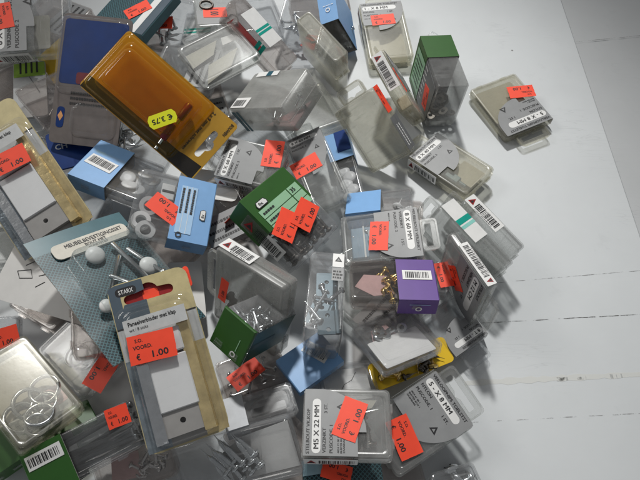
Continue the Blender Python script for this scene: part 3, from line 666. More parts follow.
mb=MB(); mb.box((-W*.2,-L*.12,.006),(W*.18,L*.26,.005),BPLATE,bev=.0006); mb.tube([(-W*.2,-L*.26,.006),(-W*.2,-L*.36,.006)],.0016,BPLATE); oo=mb.build('metal_fitting'); oo.matrix_world=world('gray860c'); meta(oo,'blue grey metal fitting in the unpriced grey labelled box at the right edge','fitting')
o,d=B('barstrip','clear box on its long edge with white barcode strip, outermost of the leaning row',FROST,G3)
W,L,H=d; side_barcode(o,d,L*.60,12)
o,d=B('tealwhite','clear ribbed box on edge with white sticker and teal stripe beside the barcode strip box',FROST,G3,seam=.5)
W,L,H=d; mb=MB(); M=face(d,'x-',.0008)
mb.poly([(-L*.47,-H*.42),(L*.08,-H*.42),(L*.08,H*.42),(-L*.47,H*.42)],[],-.0002,0,WHITE,M); rect(mb,-L*.24,-H*.42,-L*.17,H*.42,TEALM,M,.0001); rect(mb,-L*.15,-H*.42,-L*.11,H*.42,solid('pale_teal_print',(.25,.58,.52)),M,.0001); mb.build('striped_sticker',o)
mb=MB()
for q in(-.25,.05,.3): mb.box((-W/2-.0006,-L*.29,H*(.5+q)),(.001,L*.36,.0012),FROST)
mb.build('rib',o)
o,d=B('graystand','grey labelled M 12 box on its long edge, hang tab poking over the table',FROST,G1)
W,L,H=d; grey_label(o,d,'STELBOUT','M 12 CM',['VERZINKT','PUSCODE. 1'],seed=13,frac=.62,side=False); side_barcode(o,d,L*.74,13); sticker('graystand',d,o)
o,d=B('midfill','slim clear box with red sticker wedged between the purple box and the standing grey one',CLEAR,G3,tab=False); sticker('midfill',d,o)
o,d=B('graylow','clear box with grey 8 T - MM label, lying under the standing grey box',CLEAR,G1,tab=True)
grey_label(o,d,'VERLOOPGOEMOES','8 T - MM',['NYLON','PUSCODE. 1'],seed=14,frac=.5)
o,d=B('graymid','frosted box with grey 8 X 60 MM label read downwards, behind the purple box',FROST,G1)
grey_label(o,d,'MEUBELBOUT VERZINKT','8 X 60 MM',['VERZINKT','PUSCODE. 2','4024 11 0'],seed=15,frac=.55,mat=GREY); sticker('graymid',d,o)
W,L,H=d; mb=MB(); mb.box((0,-L*.22,.006),(W*.62,L*.34,.006),solid('steel_blue_block',(.20,.31,.42),.5),bev=.0008); mb.box((0,-L*.22,.0095),(W*.62,.0012,.001),WHITE); oo=mb.build('plastic_bracket'); oo.matrix_world=world('graymid'); meta(oo,'steel blue bracket inside the box with the grey label behind the purple box','bracket')
o,d=B('blueflat','flat clear box half covered by plain blue card, behind the grey 8 X 60 box',CLEAR,G2,tab=False)
W,L,H=d; sleeve(o,d,'x',-1,.05,BLUE); scatter('blueflat',screwmesh(NYLON,.012,.0022),'wall_plug','white plug in the clear half of the flat blue ended box','wall plug','plugs in the flat blue ended box',5,(W*.12,W*.4,-L*.3,L*.3),(.003,.008),seed=5)
o,d=B('purple','clear box with a purple card end and small barcode, holding brass screws',DUSK,G2,tab=False,seam=.5)
W,L,H=d
def ex(mb,D):
    M=face(d,'z+',.0010); rect(mb,W*.115,-L*.02,W*.46,L*.22,WHITE,M); barcode(mb,W*.15,.02*L,W*.43,L*.18,M,seed=16)
    M=face(d,'y-',.0010); ringmark(mb,W*.29,-H*.12,.0022,M); rect(mb,W*.18,H*.16,W*.42,H*.19,LBLUE,M)
sleeve(o,d,'x',.10,1,PURP,extra=ex)
scatter('purple',screwmesh(BRASS,.014,.0016),'brass_screw','small brass screw against the purple card end','screw','brass screws in the purple ended box',14,(-W*.18,W*.06,-L*.25,L*.38),(.003,.009),seed=6)
card('purple','pink_leaflet','crumpled pink leaflet in the purple ended box','leaflet',[(-W*.44,-L*.06),(-W*.33,L*.24),(-W*.05,L*.22),(W*.02,-L*.22),(-W*.22,-L*.28)],.0075,PINK,tilt=Matrix.Rotation(.06,4,'X'))
o,d=B('clearcard','frosted lidded box with white card inside, in front of the purple ended box',CLEAR,G3,tab=False,seam=.45)
W,L,H=d; card('clearcard','white_card','white card filling the frosted box in front of the purple ended one','card',rr2(W*.86,L*.56,.001,0,-L*.16),.006,PAPER)
scatter('clearcard',washer(STEEL,.0034,.0016,.0012),'washer','bright washer on the white card in front of the purple ended box','washer','washers in the box in front of the purple ended one',8,(-W*.25,W*.2,L*.14,L*.34),(.004,.009),False,seed=7,tilt=.7)
card('clearcard','pink_leaflet','scrap of pink paper at the back of the box with the white card','leaflet',[(-W*.34,L*.06),(W*.1,L*.14),(W*.06,L*.4),(-W*.22,L*.36)],.0045,PINK)
o,d=B('plates','deep narrow clear box holding blue grey plates, between the green box and the purple one',CLEAR,G3,tab=False,seam=.5,step=False)
W,L,H=d; side_barcode(o,d,L*.3,17,'x+'); mb=MB(); M=face(d,'z+',.0006); rect(mb,W*.14,L*.30,W*.46,L*.48,WHITE,M); triangle(mb,W*.3,L*.40,.0024,M); rect(mb,W*.14,L*.12,W*.46,L*.29,GREY,M); microlines(mb,W*.17,W*.44,[L*.15,L*.19,L*.23],.0012,M,4,INK,.0002); mb.build('printed_label',o)
for i,(x,y,a,ln,lab) in enumerate(((.05,.06,.06,.60,'long blue grey hinge plate lying deepest in the deep narrow box'),(-.12,-.2,-.3,.3,'short blue grey plate lying askew on top in the deep narrow box'),(.14,-.3,.15,.26,'small blue grey plate at the near end of the deep narrow box'))):
    mb=MB(); q=ln*L; mb.poly(rr2(W*.58,q,.001),[rr2(.003,.003,.0015,0,q*.3),rr2(.003,.003,.0015,0,-q*.3)],0,.0014,BPLATE); mb.tube([(W*.25,-q/2,.0012),(W*.25,q/2,.0012)],.0018,BPLATE)
    oo=mb.build('hinge_plate'); oo.matrix_world=world('plates')@Matrix.Translation((x*W,y*L,H*(.62+.05*i)))@Matrix.Rotation(a,4,'Z')@Matrix.Rotation(.08*i,4,'X'); meta(oo,lab,'hinge plate','hinge plates in the deep narrow box')
scatter('plates',screwmesh(STEEL,.018,.0013),'screw','bright screw among the plates in the deep narrow box','screw','screws in the deep narrow box',9,(-W*.3,W*.3,-L*.42,L*.1),(H*.70,H*.8),seed=9)
o,d=B('green','clear box of bright screws with dark green card front, in the middle of the pile',CLEAR,G2,tab=False,seam=.12,step=False)
W,L,H=d
def ex(mb,D):
    M=face(d,'y-',.0009); ringmark(mb,W*.22,-H*.34,.0020,M); rect(mb,W*.24,-H*.24,W*.26,H*.10,LGREEN,M)
sleeve(o,d,'y',-1,-.93,GREEN,extra=ex)
mb=MB(); M=face(d,'x+',.0006); rect(mb,-L*.46,-H*.46,L*.46,H*.46,solid('green_black_card',(.016,.05,.026),.35),M); rect(mb,-L*.4,-H*.1,L*.1,H*.06,solid('grey_green_print',(.05,.08,.075)),M,.0001); mb.build('side_label',o)
scatter('green',screwmesh(STEEL,.018,.0013),'screw','bright screw in the dark green fronted box tipped towards the viewer','screw','screws in the dark green fronted box',30,(-W*.28,W*.28,-L*.34,L*.34),(H*.45,H*.74),seed=10,tilt=.5)
o,d=B('frost','big frosted box on edge with barcode strip uppermost, behind the green fronted box',MILKY,G1)
W,L,H=d; side_barcode(o,d,L*.46,18); sticker('frost',d,o)
card('frost','white_card','white three cornered card inside the big frosted box behind the green fronted one','card',[(-W*.1,-L*.16),(W*.2,L*.10),(W*.28,-L*.24)],.002,PAPER)
o,d=B('greenlabel','frosted box with dark green fix card end and two red stickers, full of dark screws',CLEAR,G2,tab=False,seam=.5)
W,L,H=d
def ex(mb,D):
    M=face(d,'z+',.0010); fixlogo(mb,-W*.27,L*.33,.0048,M,0)
    for i,(a,b) in enumerate(((.20,.31),(.10,.19),(.0,.09))):
        rect(mb,-W*.42,L*a-L*.04,W*.22,L*b-L*.04,LGREEN,M); rect(mb,W*.24,L*a-L*.04,W*.46,L*b-L*.04,LGREEN,M)
    microlines(mb,-W*.38,-W*.1,[L*.20,L*.09,L*.0],.0016,M,5); text(mb,'35',W*.27,L*.185,.0032,M,z=.0003)
sleeve(o,d,'y',.02,1,GREEN,extra=ex); side_barcode(o,d,L*.62,19,sh=L*.14); sticker('greenlabel',d,o,lift=.0012)
scatter('greenlabel',screwmesh(DSTEEL,.020,.0015),'dark_screw','dark thin screw heaped in the near half of the green fix box','screw','dark screws in the green fix box',110,(-W*.25,W*.25,-L*.29,-L*.06),(.004,H*.80),seed=12,tilt=.5)
scatter('greenlabel',screwmesh(DSTEEL,.018,.0015),'dark_screw','dark thin screw heaped in the near half of the green fix box','screw','dark screws in the green fix box',60,(-W*.41,W*.41,-L*.31,-L*.14),(H*.3,H*.84),seed=13,rots=.0)
o,d=B('blueclear','clear box with blue fix card end and crooked red sticker, beside white rings',CLEAR,G2,tab=False,seam=.5)
W,L,H=d
def ex(mb,D):
    M=face(d,'z+',.0010)
    rect(mb,W*.06,-L*.40,W*.27,L*.36,LBLUE,M); 
    for x in(.125,.195): rect(mb,W*x,-L*.40,W*x+.0003,L*.36,WHITE,M,.0001)
    T=M@Matrix.Rotation(-math.pi/2,4,'Z')
    microlines(mb,-L*.32,L*.1,[W*.075,W*.145,W*.215],.0016,T,6); fixlogo(mb,W*.385,-L*.06,.0040,M,math.pi/2); ringmark(mb,W*.12,-L*.43,.0022,M,INK)
sleeve(o,d,'x',.0,1,BLUE,extra=ex); sticker('blueclear',d,o)
for i,(x,y) in enumerate(((-.36,-.22),(-.28,-.36),(-.30,.02))):
    oo=washer(NYLON,.0068,.0038,.004).build('nylon_ring'); oo.matrix_world=world('blueclear')@Matrix.Translation((x*W,y*L,.004+.001*i))@Matrix.Rotation(.2*i,4,'X'); meta(oo,'white ring lying in the clear half of the blue fix box','ring','white rings in the blue fix box')
mb=MB(); mb.box((-W*.10,L*.30,.005),(W*.18,L*.26,.005),NYLON,bev=.0006); mb.box((-W*.10,L*.30,.0077),(W*.16,.0016,.0006),INK); oo=mb.build('white_block'); oo.matrix_world=world('blueclear'); meta(oo,'white block with a black line in the clear half of the blue fix box','fitting')
o,d=B('blueleft','clear box of white discs with blue barcode card end, above the bent teal pack',CLEAR,G2,tab=False,seam=.5)
W,L,H=d
def ex(mb,D):
    M=face(d,'z+',.0010)@Matrix.Translation((-W*.26,-L*.02,0))@Matrix.Rotation(-.12,4,'Z'); rect(mb,-W*.19,-L*.13,W*.21,L*.13,WHITE,M); barcode(mb,-W*.16,-L*.07,W*.18,L*.09,M,seed=20)
sleeve(o,d,'x',-1,.02,BLUE,extra=ex)
rg=random.Random(3)
for i in range(7):
    oo=discmesh(.0062,.0018,NYLON).build('nylon_disc') if i==0 else oo0.copy()
    if i==0: oo0=oo
    else: COL.objects.link(oo)
    oo.matrix_world=world('blueleft')@Matrix.Translation((W*(.12+.10*(i%4)),L*(.18-.17*(i%3)),.004+.0008*i))@Matrix.Rotation(rg.uniform(-.4,.4),4,'X'); meta(oo,'white disc glide at the clear end of the blue barcode box','furniture glide','white discs in the blue barcode box')
o,d=B('grayleft','wide clear box with grey label and red sticker in the far left corner',CLEAR,G1)
grey_label(o,d,HB,'8 X 60 MM',['VERZINKT','PUSCODE. 2'],seed=22,frac=.5); sticker('grayleft',d,o)
W,L,H=d; card('grayleft','cream_insert','cream paper insert in the wide clear box in the far left corner','paper insert',rr2(W*.5,L*.2,.002,-W*.1,-L*.12),.004,CREAM)
o,d=B('clearb','smoky box with a red sticker under the dark teal pack at the top',CLEAR,G3); sticker('clearb',d,o)
o,d=B('tealwhiteb','clear box with white sticker and thin teal stripes behind the box of paper slips',CLEAR,G3,tab=False)
W,L,H=d; mb=MB(); M=face(d,'z+',.0006); rect(mb,-W*.45,-L*.2,W*.2,L*.34,WHITE,M); rect(mb,-W*.45,-L*.06,W*.2,-L*.01,TEALM,M,.0001); rect(mb,-W*.45,-L*.15,W*.2,-L*.10,TEALM,M,.0001); mb.build('striped_sticker',o)
o,d=B('ringbox','frosted grey labelled box with split ring and upright red sticker, topmost of the pile',FROST,G1,tab=False)
W,L,H=d; mb=MB(); M=face(d,'z+',.0004); rect(mb,-W*.46,-L*.46,W*.46,-L*.1,GREY,M); flat(mb,rr2(W*.34,.003,.0015,W*.1,-L*.25),INK,M,.0001); mb.build('printed_label',o); sticker('ringbox',d,o)
oo=keyring(.0058,.0009,DSTEEL).build('split_ring'); oo.matrix_world=world('ringbox')@Matrix.Translation((-W*.2,L*.02,H+.0012))@Matrix.Rotation(.1,4,'X'); meta(oo,'dark split ring lying on the frosted box at the top of the pile','ring')
o,d=B('hookbox','clear box with curved wire hook beside the narrow teal striped box',CLEAR,G3,tab=False)
W,L,H=d; mb=MB(); mb.tube([(W*.2+.009*math.cos(a)*1.2,-L*.22+.008*math.sin(a),H*.6) for a in [i*.25-1.2 for i in range(15)]],.0011,STEEL); oo=mb.build('wire_hook'); oo.matrix_world=world('hookbox'); meta(oo,'bent wire hook in the clear box beside the teal striped one','hook')
card('hookbox','red_insert','bright red slip in the clear box with the wire hook','leaflet',[(W*.1,-L*.4),(W*.42,-L*.4),(W*.42,-L*.1),(W*.2,-L*.15)],.003,RED)
o,d=B('screwbox','small dark clear box of bright screws tucked under the orange pack',CLEAR,G3,tab=False)
W,L,H=d; scatter('screwbox',screwmesh(STEEL,.016,.0011),'screw','bright screw in the small box under the orange pack','screw','screws in the small box under the orange pack',26,(-W*.42,-W*.02,-L*.3,L*.3),(.003,.009),seed=14)
o,d=B('rimbox','empty frosted box corner poking out between the left hinge pack and the instruction leaflet',FROST,G3)
o,d=B('ringtray','clear box of split rings with a red sticker, below the bent teal pack',CLEAR,G3,tab=False)
W,L,H=d; sticker('ringtray',d,o)
for i,(x,y,r) in enumerate(((-.05,.10,.0082),(.12,-.02,.0078),(.0,-.05,.0072))):
    oo=keyring(r,.00075).build('split_ring'); oo.matrix_world=world('ringtray')@Matrix.Translation((x*W,y*L,.005+.002*i))@Matrix.Rotation(.3*i-.2,4,'X'); meta(oo,'thin steel split ring in the clear box below the teal pack','ring','split rings in the clear box below the teal pack')
o,d=B('ringfrost','yellowed frosted box of key rings with cream insert at the lower left edge',BEIGC,G3,seam=.45,tab=False)
W,L,H=d; card('ringfrost','cream_insert','cream paper insert in the yellowed box of key rings','paper insert',rr2(W*.82,L*.56,.001,0,L*.14),.003,CREAM)
card('ringfrost','pink_leaflet','dull pink slip beside the key rings in the yellowed box','leaflet',rr2(W*.36,L*.2,.001,W*.26,-L*.18),.004,PINK)
for i,(x,y,r) in enumerate(((-.20,-.20,.0098),(-.02,-.12,.0088),(.12,-.22,.0075),(.24,-.10,.0085),(-.12,-.36,.0060),(-.02,-.30,.0078))):
    oo=keyring(r,.0012,STEEL).build('key_ring'); oo.matrix_world=world('ringfrost')@Matrix.Translation((x*W,y*L,.0075+.0008*i))@Matrix.Rotation(.35*math.sin(i*2.1),4,'X')@Matrix.Rotation(.3*math.cos(i),4,'Y'); meta(oo,'thick steel key ring in the yellowed box at the lower left','ring','key rings in the yellowed box')
o,d=B('pinbox','long clear box of grey steel pins with a green barcode card end',CLEAR,G2,tab=False,seam=.5)
W,L,H=d
def ex(mb,D):
    M=face(d,'z+',.0010); rect(mb,-W*.47,L*.10,-W*.14,L*.40,WHITE,M); barcode(mb,-W*.45,L*.16,-W*.17,L*.34,M,seed=23)
sleeve(o,d,'x',-1,-.22,GREEN,extra=ex); sticker('pinbox',d,o)
mb=MB(); mb.lathe([(.0004,-.026),(.0014,-.0245),(.0014,.0245),(.0022,.0247),(.0022,.026)],solid('grey_steel',(.33,.35,.36),.35,1)); scatter('pinbox',mb,'steel_pin','long grey steel pin in the green ended box at the bottom','pin','steel pins in the green ended box',16,(W*.02,W*.14,-L*.36,L*.36),(.003,.010),seed=15,rots=math.pi/2)
o,d=B('pinkbox','clear smoky box with pink slip at the bottom edge beside the steel pins',DUSK,G3,tab=False)
W,L,H=d; card('pinkbox','pink_leaflet','faded pink leaflet in the smoky box at the bottom edge','leaflet',[(-W*.4,-L*.3),(W*.0,-L*.34),(W*.06,L*.3),(-W*.3,L*.38)],.004,PINK)
o,d=B('screwcard','wide clear box of thick screws on white card, below the STARX pack',CLEAR,G3,tab=False,seam=.45)
W,L,H=d; card('screwcard','white_card','white card inside the wide box of thick screws at the bottom','card',[(-W*.1,-L*.44),(W*.46,-L*.44),(W*.46,L*.38),(W*.06,L*.30),(-W*.14,L*.1)],.003,PAPER)
scatter('screwcard',screwmesh(STEEL,.022,.0019),'screw','thick bright screw on the white card in the wide box at the bottom','screw','thick screws in the wide box at the bottom',13,(-W*.20,W*.12,-L*.22,L*.24),(.0055,.009),seed=17,rots=.5)
mb=MB(); n=16
prof=[[(.012+ .013*math.cos(a),.0+.013*math.sin(a)+.004,z) for a in [j/14*math.pi*1.1-.5 for j in range(15)]] for z in(0,.006)]
vs=prof[0]+prof[1]; mb.add(vs,[(i,i+1,15+i+1,15+i) for i in range(14)],BLIST,True); oo=mb.build('plastic_bag'); oo.matrix_world=world('screwcard')@Matrix.Translation((-.01,0,.004)); meta(oo,'crinkled clear bag edge curling round the thick screws','plastic bag')
o,d=B('graysleeve','thin clear box with a plain pale grey label end, right of the silver hinge pack',CLEAR,G3,tab=False,seam=.5)
W,L,H=d; sleeve(o,d,'x',-.98,-.38,solid('pale_grey_label',(.50,.52,.55),.45),name='printed_label'); card('graysleeve','dark_strip','dark strip inside the thin box with the pale grey end','strip',rr2(W*.5,L*.3,.001,W*.12,0),.003,BCARD)
o,d=B('darkclear','smoky box with a half hidden red sticker under the dark green fronted box',DUSK,G3,tab=False); sticker('darkclear',d,o)
W,L,H=d; scatter('darkclear',screwmesh(STEEL,.015,.0012),'screw','bright screw in the smoky box under the dark green fronted box','screw','screws in the smoky box under the dark green fronted one',12,(-W*.3,W*.3,-L*.25,L*.25),(.003,.008),seed=41)
o,d=B('blueend','plain blue card box end lying under the deep narrow box',CLEAR,G2,tab=False)
W,L,H=d
def ex(mb,D):
    M=face(d,'z+',.0010)@Matrix.Translation((W*.2,L*.1,0))@Matrix.Rotation(-1.2,4,'Z'); rect(mb,-.009,-.0045,.009,.0045,WHITE,M); barcode(mb,-.0078,-.0030,.0078,.0032,M,seed=24)
sleeve(o,d,'x',-1,1,BLUE,extra=ex)
o,d=B('m522','frosted box with grey M5 X 22 MM label read upwards and red sticker',FROST,G1,tab=False)
grey_label(o,d,'STELBOUT VK.KOP','M5 X 22 MM',['VERZINKT','PUSCODE. 1','4024 71 00 1','BLISTER BOX 3','ZAANDAM'],seed=25,frac=.60); sticker('m522',d,o)
W,L,H=d; card('m522','cream_insert','cream paper slip behind the red sticker in the M5 X 22 MM box','paper insert',[(W*.02,L*.32),(W*.42,L*.18),(W*.42,-L*.36),(W*.30,-L*.30)],.004,CREAM)
scatter('m522',screwmesh(DSTEEL,.022,.0024),'bolt','grey bolt seen through the frosted M5 X 22 MM box','bolt','bolts in the M5 X 22 MM box',3,(-W*.3,W*.1,-L*.3,-.05*L),(.004,.007),seed=18)
o,d=B('g58','grey labelled 5 - X 8 box with slotted hang tab, beside the M5 X 22 box',FROST,G1,tabw=.86)
grey_label(o,d,'VERLOOPNIPS TOELSTST','5 - X 8 MM',['NYLON','PUSCODE. 1','4024 61 00 1','BLISTER BOX 1','ZAANDAM'],seed=26,frac=.58); sticker('g58',d,o)
W,L,H=d; mb=MB(); mb.box((0,-L*.27,.006),(W*.86,L*.36,.0085),solid('smoke_grey_part',(.05,.05,.05)),bev=.0008); oo=mb.build('plastic_nipple'); oo.matrix_world=world('g58'); meta(oo,'dark grey part seen through the 5 - X 8 MM box','fitting')
o,d=B('whitebox','small clear box with white leaflet above the M5 X 22 MM box',CLEAR,G3,tab=False)
W,L,H=d
def mk(mb,M): mb.tube([tuple(M@Vector((x*W,y*L,.0002))) for x,y in((-.2,-.3),(-.05,.0),(.1,.1),(.2,.3))],.0002,INK,4)
card('whitebox','white_leaflet','white leaflet with line drawing above the M5 X 22 MM box','leaflet',rr2(W*.8,L*.84,.001),.006,PAPER,marks=mk)
o,d=B('corner','clear box corner with steel fitting just showing at the bottom edge',CLEAR,G3,tab=False)
W,L,H=d; scatter('corner',screwmesh(STEEL,.016,.003),'bolt','thick bright bolt in the box corner at the bottom edge','bolt','bolts in the box corner at the bottom edge',3,(-W*.2,W*.2,L*.0,L*.3),(.004,.008),seed=19)
o,d=B('bluedeep','narrow blue and clear box of white plugs lying deep under the leaning frosted box',CLEAR,G2,tab=False)
W,L,H=d; sleeve(o,d,'y',.2,1,BLUE); mb=MB(); M=face(d,'z+',.001); rect(mb,-W*.1,L*.2,W*.5,L*.5,NAVY,M); mb.build('printed_label',o)
for i in range(5):
    oo=discmesh(.0055,.003,NYLON).build('nylon_disc') if i==0 else oo1.copy()
    if i==0: oo1=oo
    else: COL.objects.link(oo)
    oo.matrix_world=world('bluedeep')@Matrix.Translation((W*(-.12+.2*(i%2)),L*(-.0-.09*i),.005)); meta(oo,'white disc in the narrow blue box deep under the leaning frosted box','furniture glide','white discs in the narrow blue box')
o,d=B('greenfill','dark green ended clear box poking in at the lower left edge under the key rings',CLEAR,G2,tab=False); sleeve(o,d,'x',-1,1,GREEN)
o,d=B('edgefill','clear box with red sticker cut off at the left edge, above the key rings',CLEAR,G3,tab=False); sticker('edgefill',d,o)
o,d=B('stripfill','slim green card box wedged between the key rings and the steel pins',CLEAR,G2,tab=False); sleeve(o,d,'x',-1,1,GREEN)
# ================================================================ card packs
def eurohole(x,y,w=.026,h=.005,b=.0055):
    """hang slot with a round bump in its middle"""
    p=[]
    for i in range(9): a=-math.pi/2+math.pi*i/8; p.append((x+w/2-h/2+h/2*math.cos(a),y+h/2*math.sin(a)))
    for i in range(9): a=math.pi*.12+math.pi*.76*i/8; p.append((x+b*math.cos(a),y+h*.18+b*math.sin(a)))
    for i in range(9): a=math.pi/2+math.pi*i/8; p.append((x-w/2+h/2+h/2*math.cos(a),y+h/2*math.sin(a)))
    return p
def blister(mb,w,l,cx,cy,z,h,mat,r=.006,fl=.002):
    mb.loft([rr(w+fl*2,l+fl*2,r+fl,z,cx,cy),rr(w+.001,l+.001,r,z+.0003,cx,cy),rr(w,l,r,z+.0015,cx,cy),rr(w-.0015,l-.0015,r,z+h-.0015,cx,cy),rr(w-.003,l-.003,r-.001,z+h-.0004,cx,cy),rr(w-.006,l-.006,r-.002,z+h,cx,cy)],mat,cap0=False)
def hingepack(key,label,full,seedn):
    o,d=root(key,'hinge_blister_pack',label,'blister pack',G4); W,L,T=d
    mb=MB(); hole=eurohole(-W*.02,L*.39,W*.62,.0055,.0062); mb.poly(rr2(W,L,.006),[hole] if full else [],0,.0012,TAN)
    zz=.0013
    # printed zones
    def z(x0,y0,x1,y1,mat,q=zz): mb.poly([(x0*W,y0*L),(x1*W,y0*L),(x1*W,y1*L),(x0*W,y1*L)],[],None,q,mat)
    z(-.49,.235,-.06,.345,SLATE); 
    mb.poly([(-.49*W,.43*L),(-.06*W,.43*L),(-.06*W,.494*L),(-.40*W,.494*L),(-.47*W,.485*L),(-.49*W,.47*L)],[],None,zz,SLATE)
    if not full: z(-.49,.345,-.06,.43,SLATE)
    else:
        z(-.49,.345,-.36,.43,SLATE)
        mb.poly([(-.36*W,.345*L),(-.06*W,.345*L),(-.06*W,.366*L),(-.335*W,.366*L)],[],None,zz,SLATE)
        mb.poly([(-.36*W,.43*L),(-.34*W,.418*L),(-.17*W,.418*L),(-.06*W,.426*L),(-.06*W,.43*L)],[],None,zz,SLATE)
    z(-.49,.225,.49,.235,INK,zz+.0001)
    z(-.49,.04,.49,.225,solid('pale_grey_print',(.52,.53,.53)))
    z(-.49,-.49,-.20,.04,SILVD); z(.22,-.49,.49,.04,GFOIL); z(-.20,-.49,.22,.04,PLATEG)
    if full:
        M=Matrix.Translation((0,0,zz+.0001)); flat(mb,rr2(W*.26,.005,.0022,-W*.28,L*.445),INK,M); text(mb,'STARX',-W*.37,L*.445-.0013,.0026,M,mat=WHITE,z=.0001,width=W*.18)
    mb.build('backing_card',o)
    if full:   # edge of a red card showing behind the slot belongs to the pack's folded back flap
        mb=MB(); mb.poly(rr2(W*.86,L*.17,.003,W*.06,L*.40),[],-.0016,-.0008,BRED); mb.poly(rr2(W*.2,L*.09,.002,W*.0,L*.375),[],-.0008,-.0006,RED); mb.poly(rr2(W*.08,L*.13,.002,W*.49,L*.43),[],-.0016,-.0007,RED); mb.build('back_flap',o)
    b=MB(); w=W*.80; l=L*.78; cy=-L*.085; blister(b,w,l,0,cy,.0016,.0085,BLIST,.007,.0028); TOP[o.name]=b.build('blister',o)
    r=MB(); ls=[rr(W-.0004,l+.011,.007,.0017,0,cy-.001),rr(W-.0004,l+.011,.007,.0021,0,cy-.001),rr(w+.004,l+.004,.008,.0023,0,cy)]
    r.loft(ls,BLIST,cap0=False,cap1=False); r.build('blister_flange',o)
    M=Matrix.Translation((0,0,.0103)); t=MB(); text(t,'Paneelverbinder met klap',-w*.40,L*.222,.0024,M,width=w*.72) ; text(t,'wit / 8 stuks',-w*.40,L*.190,.0018,M,width=w*.28,bold=False)
    rect(t,-w*.47,L*.165,w*.47,L*.262,solid('pale_grey_print',(.52,.53,.53)),M,-.00005); t.build('printed_label',o)
    # foil sheen on the long sides of the blister: coloured liner strips
    ln=MB()
    for sx,mt in((-1,SILVER),(1,GFOIL)):
        ln.loft([[(sx*(w/2-.0012),cy-l*.48,.0022),(sx*(w/2-.0012),cy+l*.40,.0022),(sx*(w/2-.0020),cy+l*.40,.0070),(sx*(w/2-.0020),cy-l*.48,.0070)],[(sx*(w/2-.007),cy-l*.48,.0020),(sx*(w/2-.007),cy+l*.40,.0020),(sx*(w/2-.0085),cy+l*.40,.0066),(sx*(w/2-.0085),cy-l*.48,.0066)]],mt,smooth=False)
    ln.build('foil_liner',o)
    sticker(key,d,o,lift=.0092)
    # the fitting inside
    hr,_=root(key,'cabinet_fitting','white hinge plate with screw hole inside the '+('STARX pack on top' if full else 'gold edged pack at the left edge'),'cabinet fitting')
    a=MB(); a.box((W*.01,-L*.15,.0062),(W*.46,L*.30,.0028),PLATEW,bev=.0006); a.build('cover_plate',hr)
    a=MB(); a.poly(rr2(W*.50,L*.15,.0012,W*.01,-L*.365),[[(W*.0+.0017*math.cos(i*.524),-L*.365+.0017*math.sin(i*.524)) for i in range(12)]],.0024,.0060,PLATEG); a.build('mounting_plate',hr)
    a=MB(); a.box((W*.01,L*.085,.0060),(W*.46,L*.14,.0034),PLATEW,bev=.0008); a.box((-W*.25,-L*.1,.0045),(.0022,L*.5,.0030),SLATE); a.build('hinge_arm',hr)
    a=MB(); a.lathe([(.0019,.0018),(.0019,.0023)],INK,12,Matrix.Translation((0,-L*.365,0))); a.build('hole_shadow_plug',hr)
hingepack('hingepack','silver and gold blister pack marked STARX, lying on top of the pile',True,1)
hingepack('hingepackb','gold edged blister pack with white hinge cut off at the left edge',False,2)
# teal pack
THICK=plastic('thick_blister_film',(.95,.97,.97),(.66,.68,.68),.07,.07,bump=.06,edge=.35)
o,d=root('tealpack','bolt_blister_pack','bent teal dotted card pack with white domed bolts, half under the STARX pack','blister pack',G4); W,L,T=d
mb=MB(); n=24; m_=18; vs=[];
def zb(x,y): return .0009*math.sin(y/L*9+1)+ .004*(x/W+.0)**2*(-1) + (.0012*math.sin(x/W*7) if y<-L*.3 else 0)
for k,zo in((0,.0),(1,.0011)):
    for i in range(n+1):
        for j in range(m_+1):
            x=W*(j/m_-.5); y=L*(i/n-.5); vs.append((x+(random.uniform(-.0002,.0002) if j in(0,m_) else 0),y,zb(x,y)+zo))
q=(n+1)*(m_+1); fs=[];fd=[]
for i in range(n):
    for j in range(m_):
        a=i*(m_+1)+j; f=(q+a,q+a+1,q+a+m_+2,q+a+m_+1)
        (fs if i<n*.84 else fd).append(f)
mb.add(vs,fs,DOTS,True); mb.add(vs,fd,TEALC,True)
mb.add(vs,[(a,a+m_+1,a+m_+2,a+1) for i in range(n) for j in range(m_) for a in [i*(m_+1)+j]],solid('grey_board',(.35,.33,.30),.8),True)
eb=[i for i in range(m_+1)]+[i*(m_+1)+m_ for i in range(1,n+1)]+[n*(m_+1)+j for j in range(m_-1,-1,-1)]+[i*(m_+1) for i in range(n-1,0,-1)]
mb.add(vs,[(eb[i],eb[(i+1)%len(eb)],q+eb[(i+1)%len(eb)],q+eb[i]) for i in range(len(eb))],solid('grey_board',(.35,.33,.30),.8))
mb.build('backing_card',o)
mb=MB(); M=Matrix.Translation((W*.04,L*.335,.0022)); mb.poly(rr2(W*.78,L*.115,.004),[],-.0009,0,solid('ivory_label',(.66,.63,.55),.5),M); text(mb,'MEUBELBEVESTIGINGSSET',-W*.26,L*.008,.0030,M,width=W*.60); text(mb,'BOUT MET',-W*.08,-L*.022,.0022,M,width=W*.22); text(mb,'KUNSTSTOF',-W*.06,-L*.046,.0016,M,width=W*.2,bold=False); mb.build('printed_label',o)
mb=MB(); blister(mb,W*.74,L*.62,W*.07,-L*.05,.0018,.0115,THICK,.007,.002); mb.build('blister',o)
for i,(x,y,a,l) in enumerate(((-.02,.13,-.55,.034),(.20,.17,.10,.040),(.32,.14,.25,.030),(.06,.02,.5,.030))):
    mb=MB(); mb.lathe([(.0012,-l/2),(.0017,-l/2+.001),(.0017,l/2-.002),(.0028,l/2-.0018),(.0028,l/2)],STEEL,10); oo=mb.build('furniture_bolt'); oo.matrix_world=world('tealpack')@Matrix.Translation((x*W,(y-.12)*L,.0055+.0005*i))@Matrix.Rotation(a*1.3,4,'Z')@Matrix.Rotation(math.pi/2,4,'X'); meta(oo,'zinc bolt behind the blister of the bent teal pack','bolt','bolts in the bent teal pack')
